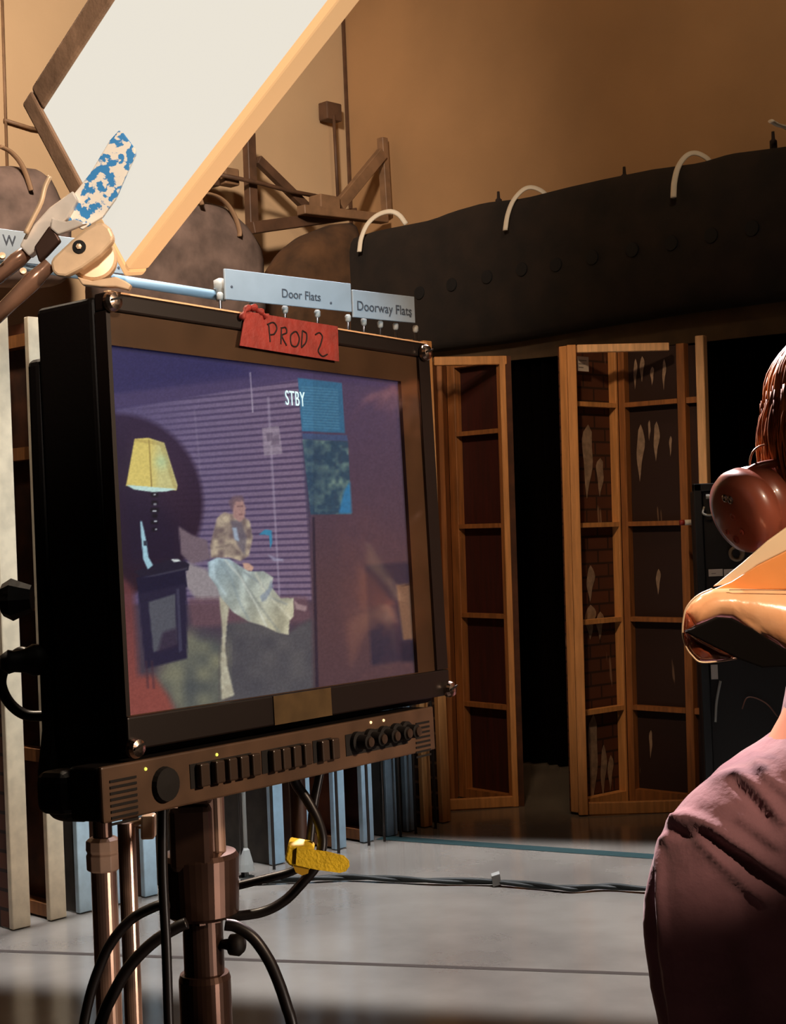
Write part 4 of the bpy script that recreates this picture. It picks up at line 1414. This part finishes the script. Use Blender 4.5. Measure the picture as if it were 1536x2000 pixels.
fin('pole', lathe(B(), L2 + Z * 0.02, Z, [(0, 0.0082), (zp(1606) - 0.02, 0.0082)], 24), warmst_m, ps)
fin('base', lathe(B(), L2, Z, [(0, 0.11), (0.012, 0.11), (0.02, 0.02), (0.03, 0.012)], 32), gunm_m, ps)
pa_ = L2 + Z * (zp(1606) - 0.004)
pe = pt(285, 1600, 1.42)
fin('side_arm', tube(B(), [pa_, V((pe.x, pe.y, pe.z))], 0.003, 8), castal_m, ps, smooth=True)
pe2 = pt(289, 1618, 1.42)
fin('clamp_head', boxf(B(), pe2 + V((-0.006, -0.008, -0.009)), (0.0125, 0, 0), (0, 0.016, 0), (0.001, 0, 0.022)), castal_m, ps, bev=0.002)
fin('pin', tube(B(), [pt(269, 1616, 1.42), pt(283, 1616, 1.42)], 0.0012, 8), castal_m, ps, smooth=True)

# ------------------------------------------------------------------ cables by the monitor


def cable(pts, r, lb, Ys, m=cable_m, name='power_cable'):
    if not isinstance(Ys, (list, tuple)):
        Ys = [Ys] * len(pts)
    p3 = [pt(x, y, Yk) for (x, y), Yk in zip(pts, Ys)]
    o = fin(name, tube(B(), smooth_path(p3, 8), r, 12), m, smooth=True)
    return tag(o, lb, 'cable')


cable([(570, 1500), (578, 1530), (600, 1562), (622, 1605), (630, 1645), (618, 1690), (590, 1725), (555, 1760), (510, 1782), (440, 1792)], 0.0044,
      'black cable curving from under the monitor through the yellow strap to the stand', [1.335] * 9 + [1.33])
cable([(630, 1490), (622, 1525), (612, 1580), (607, 1630), (600, 1680), (570, 1702), (520, 1716), (440, 1736)], 0.0038,
      'black cable dropping straighter beside its neighbour into the yellow strap', [1.355] * 8)
cable([(578, 1500), (582, 1560), (584, 1620), (585, 1670), (588, 1695)], 0.0075,
      'thicker dark cable hanging between the two thinner ones above the yellow strap', [1.375] * 5, mat('dark_brown_cable', (40, 18, 12), 0.6))
p3e = pt(170, 2060, 1.22)
cable([(318, 1540), (318, 1700), (325, 1850), (330, 2000), (335, 2100)], 0.0041, 'straight black cable hanging down left of the monitor stand', 1.24)
cable([(330, 1764), (300, 1772), (255, 1797), (215, 1845), (190, 1900), (172, 1960), (158, 2040), (140, 2200), (120, 2500)], 0.0042,
      'outer black cable looping out to the left of the monitor stand', 1.25)
cable([(365, 1803), (345, 1812), (300, 1840), (255, 1885), (222, 1940), (200, 1990), (180, 2080), (165, 2300), (150, 2600)], 0.0050,
      'inner black cable looping left from under the stand collar', 1.27)
cable([(440, 1806), (462, 1810), (495, 1832), (525, 1875), (545, 1920), (560, 1965), (572, 2010), (590, 2150), (600, 2500)], 0.0050,
      'black cable arching right from under the stand collar to the floor', 1.27)
cable([(85, 1293), (60, 1280), (38, 1274), (12, 1300), (2, 1335), (18, 1372), (50, 1396), (95, 1398)], 0.0042,
      'short black cable looping from the left side of the monitor', [1.16, 1.165, 1.17, 1.17, 1.17, 1.17, 1.17, 1.17])

# yellow strap
ys = 1.31
sp = thing('hook_and_loop_strap', 'bright yellow hook-and-loop strap bundling the black cables right of the stand', 'cable strap', pt(590, 1710, ys))
fin('loop', prism(B(), [pt(x, y, ys) for x, y in ((562, 1650), (606, 1658), (612, 1664), (606, 1700), (566, 1692), (556, 1680))], (0, 0.035, 0)), yellow_m, sp, bev=0.002)
fin('strap_tail', prism(B(), [pt(x, y, ys - 0.002) for x, y in ((580, 1656), (640, 1664), (672, 1672), (682, 1682), (683, 1692), (676, 1702), (664, 1705), (620, 1699), (578, 1690))], (0, 0.0022, 0)), yellow_m, sp)
fin('strap_end', prism(B(), [pt(x, y, ys - 0.001) for x, y in ((572, 1690), (604, 1697), (602, 1706), (590, 1710), (578, 1704))], (0, 0.02, 0)), mat('dark_yellow_strap', (170, 130, 20), 0.7), sp)

# ------------------------------------------------------------------ light panel
A = pt(245, 512, 1.15)
LD = (R @ V((2789, 2449, -(-3000))).normalized())      # long direction, towards the viewer and up
Bc = pt(85, 215, 1.185)
wv = Bc - A
wv = wv - LD * wv.dot(LD)
Bc = A + wv
LL = 0.66
pn = wv.cross(LD).normalized()
if pn.dot(CAM - A) < 0:
    pn = -pn
wl = wv.length
wd_ = wv.normalized()
lp = thing('studio_light', 'long bright rectangular light panel slanting across the upper left', 'light panel', A - pn * 0.02)
print('panel', wl, proj(A + LD * LL), proj(Bc + LD * LL), proj(Bc))
fin('diffuser', boxf(B(), A, LD * LL, wd_ * wl, -pn * 0.004), panel_em, lp)
fin('back_shell', boxf(B(), A - pn * 0.005 + wd_ * 0.002, LD * LL, wd_ * (wl - 0.004), -pn * 0.014), rim_m, lp, bev=0.002)
fin('edge_rail', boxf(B(), A + wd_ * (wl + 0.0005) - pn * 0.027, LD * LL, wd_ * 0.021, pn * 0.029), rim_m, lp, bev=0.003)
fin('glowing_skirt', boxf(B(), A - wd_ * 0.0075 - pn * 0.018, LD * LL, wd_ * 0.007, pn * 0.020), amber_m, lp, bev=0.002)
fin('end_rail', boxf(B(), A + wd_ * (wl * 0.45) - pn * 0.027 - LD * 0.0165, LD * 0.016, wd_ * (wl * 0.55 + 0.02), pn * 0.029), rim_m, lp, bev=0.002)
fin('glowing_skirt', boxf(B(), A - wd_ * 0.0075 - pn * 0.018 - LD * 0.0085, LD * 0.008, wd_ * (wl * 0.45 + 0.007), pn * 0.018), amber_m, lp, bev=0.002)
fin('end_rail', boxf(B(), A + LD * (LL + 0.0005) - pn * 0.027, LD * 0.016, wd_ * wl, pn * 0.029), rim_m, lp, bev=0.002)
# the panel's own lamp (upper part, above the frame)
pc_ = A + wd_ * wl / 2 + LD * (LL * 0.86) + pn * 0.02
area('panel_lamp', pc_, pc_ + pn, 0.14, 0.12, 3.0, (1.0, 0.9, 0.76))

# ------------------------------------------------------------------ clamp and grip arm
YG = 1.105
gh = thing('grip_clamp', 'shiny metal grip clamp with oval plate and speckled blue paddle holding the light panel', 'clamp', pt(150, 560, YG))


def G(pts, m, name, Y0=YG, th=0.006, bev=0.0012, label=None, parent=None):
    return fin(name, prism(B(), [pt(x, y, Y0) for x, y in pts], (0, th, 0)), m, parent or gh, label, bev=bev)


G([(232, 254), (240, 258), (264, 290), (265, 302), (246, 342), (226, 388), (200, 424), (160, 448), (128, 428), (140, 400), (146, 376), (176, 338), (214, 274)],
  paddle_m, 'paddle', YG + 0.004, 0.004, 0.0008, 'metal paddle with worn blue speckled coating')
G([(96, 405), (142, 372), (152, 390), (132, 425), (118, 440), (100, 462), (78, 482), (56, 500), (38, 480), (50, 455), (78, 425)], chrome_m, 'jaw', YG - 0.002, 0.012)
G([(100, 424), (128, 432), (146, 428), (170, 436), (130, 452), (112, 458), (98, 446)], chrome_m, 'jaw_plate', YG - 0.008, 0.005)
G([(66, 482), (96, 440), (108, 452), (118, 470), (90, 500), (76, 512)], gunm_m, 'jaw_insert', YG - 0.006, 0.006)
# lever rod
fin('lever', tube(B(), smooth_path([pt(x, y, YG - 0.008) for x, y in ((98, 344), (88, 366), (80, 396), (66, 424), (50, 456))], 6), 0.0018, 8), castal_m, gh, smooth=True)
# round knuckle disc behind, oval plate in front
c = pt(178, 505, YG + 0.004)
fin('knuckle_disc', lathe(B(), c + V((0, 0.012, 0)), (0.12, -1, 0.1), [(0, 0.0155), (0.002, 0.0168), (0.010, 0.0168), (0.012, 0.015), (0.0125, 0)], 40), castal_m, gh, bev=0)
ov = G([(98, 512), (104, 502), (140, 468), (166, 448), (186, 436), (202, 434), (214, 444), (222, 462), (220, 472), (196, 498), (160, 524), (128, 540), (110, 538), (102, 530)],
       castal_m, 'oval_plate', YG - 0.012, 0.009, 0.003)
cb = pt(155, 482, YG - 0.0125)
bl_ = fin('bolt', lathe(B(), cb, (0, -1, 0), [(0, 0.0048), (0.0006, 0.0048), (0.0008, 0.003)], 24), hole_m, gh)
fin('bolt_head', lathe(B(), cb, (0, -1, 0), [(0.0005, 0.0021), (0.0022, 0.0021), (0.0026, 0)], 6), castal_m, bl_)
# forked arms going down-left
def ovtube(a, b_, ra, rb, m, name, flat=0.7, Yo=YG):
    p = [pt(a[0], a[1], Yo), pt((a[0] * 3 + b_[0]) / 4, (a[1] * 3 + b_[1]) / 4, Yo), pt((a[0] + b_[0]) / 2, (a[1] + b_[1]) / 2, Yo), pt(b_[0], b_[1], Yo)]
    return fin(name, tube(B(), p, [ra * 0.75, ra, (ra + rb) / 2, rb], 16, flat), m, gh, smooth=True)


ovtube((98, 516), (-40, 650), 0.0092, 0.007, arm_m, 'fork_arm')
ovtube((60, 486), (-50, 580), 0.0085, 0.006, arm_m, 'fork_arm', Yo=YG + 0.008)
for (x, y) in ((45, 532), (4, 502)):
    fin('set_screw', lathe(B(), pt(x, y, YG - 0.007), (0.3, -1, 0.3), [(0, 0.0024), (0.003, 0.0024), (0.0033, 0)], 12), castal_m, gh)
# lower bits on the monitor's top edge
G([(150, 540), (180, 548), (226, 540), (244, 548), (256, 556), (250, 566), (226, 560), (196, 560), (160, 556)], castal_m, 'foot', YG - 0.002, 0.008, 0.001)
fin('grip_rod', tube(B(), [pt(-20, 605, YG + 0.004), pt(-60, 640, YG + 0.004), pt(-420, 900, YG + 0.004)], 0.008, 16), gunm_m, gh, smooth=True)
e = pt(-420, 900, YG + 0.004)
cs = thing('grip_stand', 'steel grip stand carrying the clamp arm outside the left edge', 'stand', (e.x, e.y, 0))
fin('pole', lathe(B(), V((e.x, e.y + 0.022, 0.05)), Z, [(0, 0.0125), (1.6, 0.0125)], 24), gunm_m, cs)
for k in range(3):
    a = math.radians(60 + 120 * k)
    dr = V((math.cos(a), math.sin(a), 0))
    fin('leg', tube(B(), [V((e.x, e.y + 0.022, 0.25)), V((e.x, e.y + 0.022, 0.01)) + dr * 0.35], 0.009, 10), gunm_m, cs, smooth=True)

# ------------------------------------------------------------------ person
YP = 1.62


def skinmesh(verts, edges, radii, root, levels=2):
    me = bpy.data.meshes.new('s')
    me.from_pydata([tuple(v) for v in verts], edges, [])
    ob = bpy.data.objects.new('s', me)
    COL.objects.link(ob)
    md = ob.modifiers.new('sk', 'SKIN')
    md.use_smooth_shade = True
    sv = me.skin_vertices[0].data
    for i, r_ in enumerate(radii):
        sv[i].radius = r_ if isinstance(r_, tuple) else (r_, r_)
        sv[i].use_root = (i == root)
    sd = ob.modifiers.new('sd', 'SUBSURF')
    sd.levels = levels
    sd.render_levels = levels
    bpy.context.view_layer.update()
    dg = bpy.context.evaluated_depsgraph_get()
    out = bpy.data.meshes.new_from_object(ob.evaluated_get(dg))
    bpy.data.objects.remove(ob)
    out.materials.clear()
    return out


HC = pt(1680, 862, YP)                     # head centre
NK = pt(1650, 1200, YP + 0.02)
CH = pt(1640, 1480, YP + 0.03)
PV = V((CH.x + 0.01, YP + 0.03, 0.90))
print('head', HC, 'neck', NK, 'chest', CH)
Lsh = pt(1352, 1600, YP)
Lel = pt(1372, 2080, YP - 0.0)
Lwr = Lel + V((0.08, 0.16, -0.10))
Rsh = V((2 * CH.x - Lsh.x, YP + 0.03, Lsh.z))
Rel = V((Rsh.x + 0.03, YP, Lel.z))
Rwr = Rel + V((-0.08, 0.17, -0.08))
vs_, es_, rs_ = [], [], []


def av(p, r_, link_=None):
    vs_.append(V(p))
    rs_.append(r_)
    if link_ is not None:
        es_.append((link_, len(vs_) - 1))
    return len(vs_) - 1


pel = av(PV, (0.12, 0.08))
wa = av((PV.x, PV.y, 1.02), (0.10, 0.07), pel)
ch = av((CH.x, CH.y, 1.16), (0.11, 0.07), wa)
uc = av((CH.x, CH.y, 1.21), (0.07, 0.05), ch)
nk = av((NK.x, NK.y, 1.375), 0.045, uc)
nk2 = av((HC.x, HC.y + 0.01, HC.z - 0.10), 0.05, nk)
h1 = av((HC.x, HC.y - 0.005, HC.z - 0.06), (0.06, 0.068), nk2)
h2 = av((HC.x, HC.y, HC.z), (0.076, 0.092), h1)
h3 = av((HC.x, HC.y + 0.005, HC.z + 0.07), (0.062, 0.075), h2)
for (sh, el, wr, sg) in ((Lsh, Lel, Lwr, -1), (Rsh, Rel, Rwr, 1)):
    a = av((sh.x - sg * 0.02, sh.y, sh.z - 0.03), 0.036, uc)
    b_ = av(el, 0.034, a)
    c_ = av(wr, 0.025, b_)
    dr = (wr - el).normalized()
    pm_ = av(wr + dr * 0.05, (0.036, 0.018), c_)
    sx = V((0, 0, 1)).cross(dr).normalized()
    for k in range(4):
        s_ = sx * (k - 1.5) * 0.019
        ln_ = (0.036, 0.042, 0.038, 0.029)[k]
        f0 = av(wr + dr * 0.085 + s_, 0.0092, pm_)
        f1 = av(wr + dr * (0.085 + ln_) + s_ * 1.1 - Z * 0.012, 0.0085, f0)
        f2 = av(wr + dr * (0.085 + ln_ * 1.6) + s_ * 1.1 - Z * 0.034, 0.0075, f1)
    t0 = av(wr + dr * 0.04 - sx * 0.038 * sg - Z * 0.006, 0.011, pm_)
    t1 = av(wr + dr * 0.075 - sx * 0.055 * sg - Z * 0.018, 0.0092, t0)
for sg in (-1, 1):
    hp = av((PV.x + sg * 0.09, PV.y, 0.83), 0.085, pel)
    kn = av((PV.x + sg * 0.10, PV.y - 0.01, 0.47), 0.058, hp)
    an = av((PV.x + sg * 0.11, PV.y + 0.02, 0.09), 0.038, kn)
    ft = av((PV.x + sg * 0.12, PV.y + 0.15, 0.035), (0.03, 0.035), an)
body = skinmesh(vs_, es_, rs_, 0)
pe_t = thing('person', 'person with long ginger hair and plum shirt seen from behind at the right edge', 'person', (PV.x, PV.y, 0))
link('body', body, skin_m, pe_t, smooth=True)
# face features (turned away, outside the frame)
fin('nose', lathe(B(), HC + V((0, 0.085, -0.01)), (0, 1, -0.35), [(0, 0.016), (0.012, 0.012), (0.02, 0.005), (0.021, 0)], 12), skin_m, pe_t, smooth=True)
for sg in (-1, 1):
    fin('eye', lathe(B(), HC + V((sg * 0.03, 0.083, 0.012)), (0, 1, 0), [(0, 0.012), (0.004, 0.009), (0.006, 0)], 14), cap_m, pe_t, smooth=True)
fin('mouth', tube(B(), [HC + V((-0.022, 0.082, -0.058)), HC + V((0, 0.09, -0.06)), HC + V((0.022, 0.082, -0.058))], [0.003, 0.006, 0.003], 8, 0.6), mat('lips', (170, 84, 78), 0.5), pe_t, smooth=True)

# shirt: outline-following torso, shoulder and sleeves with sculpted folds
bm = B()


def etube(bm, pts, rx, ry, seg=28):
    """elliptical column through pts (mostly vertical), rx/ry lists"""
    rings = []
    for p, a, c in zip(pts, rx, ry):
        rings.append([bm.verts.new(V(p) + V((math.cos(t) * a, math.sin(t) * c, 0))) for t in [2 * math.pi * k / seg for k in range(seg)]])
    for i in range(len(rings) - 1):
        for k in range(seg):
            bm.faces.new((rings[i][k], rings[i][(k + 1) % seg], rings[i + 1][(k + 1) % seg], rings[i + 1][k]))
    bm.faces.new(rings[0][::-1])
    bm.faces.new(rings[-1])


etube(bm, [(PV.x, PV.y, 0.84), (PV.x, PV.y, 0.98), (CH.x, CH.y, 1.10), (CH.x, CH.y, 1.17), (CH.x, CH.y, 1.225), (NK.x, CH.y, 1.265), (NK.x, CH.y, 1.31), (NK.x, CH.y, 1.355)],
      [0.17, 0.165, 0.172, 0.168, 0.13, 0.075, 0.06, 0.054], [0.125, 0.115, 0.12, 0.115, 0.095, 0.07, 0.062, 0.058])
armp = [((1650, 1520), 0.066), ((1560, 1560), 0.064), ((1480, 1598), 0.060), ((1412, 1642), 0.057), ((1374, 1716), 0.057), ((1366, 1800), 0.0575), ((1374, 1900), 0.056), ((1388, 2010), 0.054), ((1392, 2090), 0.052)]
lp_ = [pt(x, y, YP) for (x, y), _ in armp] + [Lwr * 0.9 + Lel * 0.1]
lr_ = [r_ for _, r_ in armp] + [0.038]
tube(bm, smooth_path(lp_, 3), [float(np.interp(i / 3, range(len(lr_)), lr_)) for i in range(3 * (len(lr_) - 1) + 1)], 24)
rp_ = [V((2 * NK.x - p.x, p.y, p.z)) for p in lp_[:-1]] + [Rwr * 0.9 + Rel * 0.1]
tube(bm, smooth_path(rp_, 3), [float(np.interp(i / 3, range(len(lr_)), lr_)) for i in range(3 * (len(lr_) - 1) + 1)], 24)
me = bpy.data.meshes.new('s')
bmesh.ops.recalc_face_normals(bm, faces=bm.faces)
bm.to_mesh(me)
bm.free()
ob = bpy.data.objects.new('s', me)
COL.objects.link(ob)
md = ob.modifiers.new('r', 'REMESH')
md.mode = 'VOXEL'
md.voxel_size = 0.0045
md = ob.modifiers.new('m', 'SMOOTH')
md.factor = 0.5
md.iterations = 14
bpy.context.view_layer.update()
shirt = bpy.data.meshes.new_from_object(ob.evaluated_get(bpy.context.evaluated_depsgraph_get()))
bpy.data.objects.remove(ob)
shirt.materials.clear()
co = np.empty(len(shirt.vertices) * 3)
shirt.vertices.foreach_get('co', co)
co = co.reshape(-1, 3)
no = np.array([tuple(v.normal) for v in shirt.vertices])
qq = (co - np.array(CAM)) @ Rn
SX = 768 + F * qq[:, 0] / -qq[:, 2]
SY = 1000 - F * qq[:, 1] / -qq[:, 2]


def segdist(px_, py_, poly):
    best = np.full(px_.shape, 1e9)
    for i in range(len(poly) - 1):
        a = np.array(poly[i], float)
        b_ = np.array(poly[i + 1], float)
        ab = b_ - a
        t_ = np.clip(((px_ - a[0]) * ab[0] + (py_ - a[1]) * ab[1]) / (ab @ ab), 0, 1)
        best = np.minimum(best, np.hypot(px_ - a[0] - t_ * ab[0], py_ - a[1] - t_ * ab[1]))
    return best


front = np.clip((-no[:, 1] + 0.25) * 1.3, 0, 1)
disp = np.zeros(len(co))
for poly, amp, wdt_ in (([(1308, 1605), (1345, 1598), (1400, 1620), (1470, 1665), (1530, 1705), (1600, 1760)], 0.011, 13),
                        ([(1300, 1640), (1330, 1608), (1380, 1650), (1440, 1715), (1500, 1760)], 0.008, 11),
                        ([(1395, 1520), (1440, 1510), (1480, 1540), (1530, 1600)], 0.007, 12),
                        ([(1285, 1640), (1292, 1760), (1300, 1860), (1315, 1960), (1320, 2040)], 0.007, 9),
                        ([(1266, 1700), (1262, 1800), (1272, 1920), (1285, 2020)], 0.005, 7),
                        ([(1470, 1470), (1500, 1520), (1560, 1560)], 0.006, 12),
                        ([(1450, 1600), (1520, 1650)], 0.005, 12)):
    dd_ = segdist(SX, SY, poly)
    disp += 1.05 * amp * np.exp(-(dd_ / wdt_) ** 2) * front
for poly, amp, wdt_ in (([(1320, 1625), (1380, 1635), (1450, 1680), (1530, 1740)], -0.009, 12),
                        ([(1440, 1530), (1480, 1575), (1500, 1600)], -0.007, 10),
                        ([(1278, 1700), (1276, 1850), (1300, 2000)], -0.004, 6)):
    dd_ = segdist(SX, SY, poly)
    disp += 1.05 * amp * np.exp(-(dd_ / wdt_) ** 2) * front
for i in range(len(co)):
    disp[i] += 0.0035 * mnoise.noise(V(co[i] * 14)) + 0.0012 * mnoise.noise(V(co[i] * 45))
co2 = co + no * disp[:, None]
shirt.vertices.foreach_set('co', co2.ravel())
shirt.update()
link('shirt', shirt, shirt_m, pe_t, smooth=True)
# trousers and shoes
vs_, es_, rs_ = [], [], []
t0 = av((PV.x, PV.y, 0.90), (0.155, 0.115))
for sg in (-1, 1):
    hp = av((PV.x + sg * 0.09, PV.y, 0.80), 0.098, t0)
    kn = av((PV.x + sg * 0.10, PV.y - 0.01, 0.47), 0.075, hp)
    an = av((PV.x + sg * 0.11, PV.y + 0.02, 0.10), 0.062, kn)
link('trousers', skinmesh(vs_, es_, rs_, 0), trouser_m, pe_t, smooth=True)
for sg in (-1, 1):
    fin('shoe', tube(B(), [V((PV.x + sg * 0.11, PV.y - 0.04, 0.045)), V((PV.x + sg * 0.11, PV.y + 0.03, 0.05)), V((PV.x + sg * 0.12, PV.y + 0.14, 0.04)), V((PV.x + sg * 0.122, PV.y + 0.22, 0.032))],
                     [0.038, 0.046, 0.042, 0.028], 14, 0.95), shoe_m, pe_t, smooth=True)
# hair: scalp mass plus long wavy locks
bm = bmesh.new()
bmesh.ops.create_icosphere(bm, subdivisions=5, radius=1)
for v in bm.verts:
    p = v.co.copy()
    dwn = max(0, -p.z)
    nz_ = 0.06 * mnoise.noise(V((p.x * 6, p.y * 6, p.z * 1.6))) + 0.03 * mnoise.noise(V((p.x * 16, p.y * 16, p.z * 3)))
    s_ = 1 + nz_
    v.co = HC + V((p.x * 0.099 * s_, -0.012 + p.y * 0.108 * s_, 0.012 + p.z * (0.118 + 0.03 * dwn) * s_))
    if p.y > 0.35 and p.z < 0.35:            # open the face side
        v.co.y = HC.y + 0.05
hr = fin('hair', bm, hair_m, pe_t, smooth=True)
bm = B()
for k in range(420):
    a = random.uniform(math.radians(140), math.radians(400)) if k % 3 else random.uniform(math.radians(165), math.radians(250))
    dx, dy = math.cos(a), math.sin(a)
    z0_ = random.uniform(0.02, 0.11)
    k0 = math.sqrt(max(0, 1 - (z0_ / 0.125) ** 2))
    L_ = random.uniform(0.18, 0.33)
    if dx < -0.35:
        L_ = min(L_, random.uniform(0.16, 0.23))
    ph_ = random.uniform(0, 6.28)
    fr_ = random.uniform(35, 60)
    pts = []
    m_ = 16
    for i in range(m_ + 1):
        t_ = i / m_
        z_ = z0_ - L_ * t_
        kk = math.sqrt(max(0.0, 1 - (max(z_, 0) / 0.125) ** 2)) if z_ > 0 else 1
        rad = 1.0 + 0.03 * math.sin(t_ * 5 + ph_)
        am = 0.002 + 0.006 * t_
        pts.append(HC + V((dx * 0.102 * kk * rad + am * math.sin(fr_ * z_ + ph_), dy * 0.112 * kk * rad - 0.012 + am * math.cos(fr_ * z_ * 0.9 + ph_), 0.012 + z_)))
    r0 = random.uniform(0.0008, 0.0028)
    tube(bm, pts, [r0 * (1 - 0.75 * (i / m_) ** 2) for i in range(m_ + 1)], 5, caps=True)
fin('hair_locks', bm, hair_m, hr, smooth=True)

# ------------------------------------------------------------------ headphones
axh = V((-0.84, -0.42, -0.30)).normalized()
hc = pt(1452, 1000, YP - 0.05)
hp_ = thing('headphones', 'russet over-ear headphones with a large round ear cup worn over ginger hair', 'headphones', hc - Z * 0.06)
cup = fin('ear_cup', lathe(B(), hc, axh, [(-0.040, 0.030), (-0.034, 0.040), (-0.018, 0.0425), (-0.016, 0.0405), (-0.012, 0.0405), (-0.010, 0.0445), (0.000, 0.0445), (0.008, 0.041), (0.013, 0.030), (0.014, 0.0)], 48), cup_m, hp_, smooth=True)
fin('ear_cushion', lathe(B(), hc, axh, [(-0.060, 0.028), (-0.056, 0.038), (-0.046, 0.040), (-0.041, 0.036)], 40), pad_m, hp_, smooth=True)
xx_, yy_, _ = frame_axes(axh)
for (a, rr_, s_) in ((100, 0.018, 0.0045), (78, 0.020, 0.0045), (150, 0.0, 0.004), (250, 0.018, 0.004), (285, 0.026, 0.0045), (315, 0.024, 0.003)):
    cpt = hc + axh * 0.012 + (xx_ * math.cos(math.radians(a)) + yy_ * math.sin(math.radians(a))) * rr_
    fin('port', lathe(B(), cpt, axh, [(-0.004, s_), (0.002, s_), (0.0028, s_ * 0.6), (0.002, 0)], 16), silver_m if a in (100, 78) else pad_m, cup)
# other cup and band over the head
oc = V((2 * HC.x - hc.x + 0.02, hc.y + 0.03, hc.z + 0.01))
ax_o = V((1, 0, 0))
fin('ear_cup', lathe(B(), oc, ax_o, [(-0.05, 0.03), (-0.03, 0.042), (0, 0.044), (0.012, 0.03), (0.013, 0)], 32), cup_m, hp_, smooth=True)
band = [hc + V((0.03, 0.015, 0.035)), HC + V((-0.082, 0.04, 0.02)), HC + V((-0.070, 0.04, 0.075)), HC + V((-0.04, 0.04, 0.115)), HC + V((0, 0.04, 0.125)), HC + V((0.05, 0.02, 0.145)), HC + V((0.098, 0.02, 0.09)), oc + V((-0.005, 0, 0.045))]
fin('headband', tube(B(), smooth_path(band, 8), 0.009, 12, 0.5), cup_m, hp_, smooth=True)
wire = [pt(1466, 914, YP - 0.045), pt(1466, 898, YP - 0.045), pt(1472, 882, YP - 0.045), pt(1484, 872, YP - 0.04), pt(1500, 868, YP - 0.03)]
fin('wire', tube(B(), smooth_path(wire, 6), 0.0011, 8), castal_m, hp_, smooth=True)
fin('yoke', tube(B(), smooth_path([pt(1452, 930, YP - 0.05), pt(1480, 912, YP - 0.055), pt(1520, 905, YP - 0.05), pt(1560, 910, YP - 0.04)], 6), 0.0045, 10), cup_m, hp_, smooth=True)

# ------------------------------------------------------------------ clear plastic guard at the neck
Yv = 1.46
vz = thing('plastic_guard', 'glossy amber-lit clear plastic guard around a dark wedge panel, above the plum shoulder', 'plastic guard', pt(1450, 1300, Yv))


def plate(pts, m, name, th, Y0=Yv, bev=0.0015, label=None, dome=0.0):
    """curved sheet of real thickness: outline filled, subdivided and domed towards the viewer"""
    P = [pt(x, y, Y0) for x, y in pts]
    bm = B()
    f = bm.faces.new([bm.verts.new(p) for p in P])
    if dome:
        bmesh.ops.triangulate(bm, faces=bm.faces[:])
        bmesh.ops.subdivide_edges(bm, edges=bm.edges[:], cuts=5, use_grid_fill=True)
        cx_ = sum((p for p in P), V()) / len(P)
        rad = max((p - cx_).length for p in P)
        bd = {v: v.is_boundary for v in bm.verts}
        Pn = np.array([[p.x, p.z] for p in P])
        for v in bm.verts:
            dmin = 1e9
            for i in range(len(P)):
                a, b_ = Pn[i], Pn[(i + 1) % len(P)]
                ab = b_ - a
                t_ = max(0, min(1, ((v.co.x - a[0]) * ab[0] + (v.co.z - a[1]) * ab[1]) / (ab @ ab)))
                dmin = min(dmin, math.hypot(v.co.x - a[0] - t_ * ab[0], v.co.z - a[1] - t_ * ab[1]))
            v.co.y -= dome * math.sqrt(min(1, dmin / (rad * 0.35)))
        bmesh.ops.solidify(bm, geom=bm.faces[:], thickness=th)
        return fin(name, bm, m, vz, label, smooth=True)
    r_ = bmesh.ops.extrude_face_region(bm, geom=[f])
    bmesh.ops.translate(bm, verts=[e_ for e_ in r_['geom'] if isinstance(e_, bmesh.types.BMVert)], vec=(0, th, 0))
    return fin(name, bm, m, vz, label, bev=bev)


plate([(1393, 1146), (1450, 1100), (1500, 1056), (1536, 1030), (1590, 990), (1600, 1050), (1536, 1076), (1480, 1104), (1430, 1140)], plastic3_m, 'upper_sheet', 0.003, Yv + 0.03)
plate([(1392, 1152), (1430, 1136), (1480, 1104), (1536, 1076), (1620, 1040), (1640, 1152)], plastic2_m, 'middle_sheet', 0.003, Yv + 0.02)
plate([(1339, 1196), (1350, 1176), (1368, 1160), (1392, 1150), (1420, 1149), (1536, 1152), (1640, 1154), (1660, 1330), (1600, 1308), (1536, 1268), (1470, 1226), (1430, 1207), (1405, 1205), (1358, 1222)],
      plastic_m, 'front_shell', 0.002, Yv + 0.012, dome=0.02)
plate([(1339, 1194), (1335, 1210), (1334, 1240), (1340, 1262), (1352, 1280), (1368, 1293), (1400, 1292), (1443, 1286), (1390, 1256), (1346, 1232), (1358, 1222), (1350, 1206)],
      bulge_m, 'side_bulge', 0.002, Yv + 0.008, dome=0.014, label='rounded clear copper-tinted end')
plate([(1339, 1234), (1404, 1206), (1428, 1208), (1470, 1228), (1536, 1270), (1600, 1310), (1660, 1334), (1640, 1345), (1536, 1302), (1490, 1304), (1446, 1288), (1390, 1260)],
      wedge_m, 'wedge_panel', 0.012, Yv - 0.012, label='dark angular panel')
rimp = [pt(x, y, Yv + 0.003) for x, y in ((1392, 1150), (1366, 1162), (1348, 1178), (1338, 1198), (1334, 1235), (1341, 1264), (1354, 1282), (1369, 1293), (1400, 1292), (1440, 1286))]
fin('rim', tube(B(), smooth_path(rimp, 6), 0.0009, 8), castal_m, vz, smooth=True)
seam = [pt(x, y, Yv + 0.0) for x, y in ((1425, 1152), (1480, 1152), (1536, 1153), (1640, 1155))]
fin('seam', tube(B(), seam, 0.0005, 6), rim_m, vz)
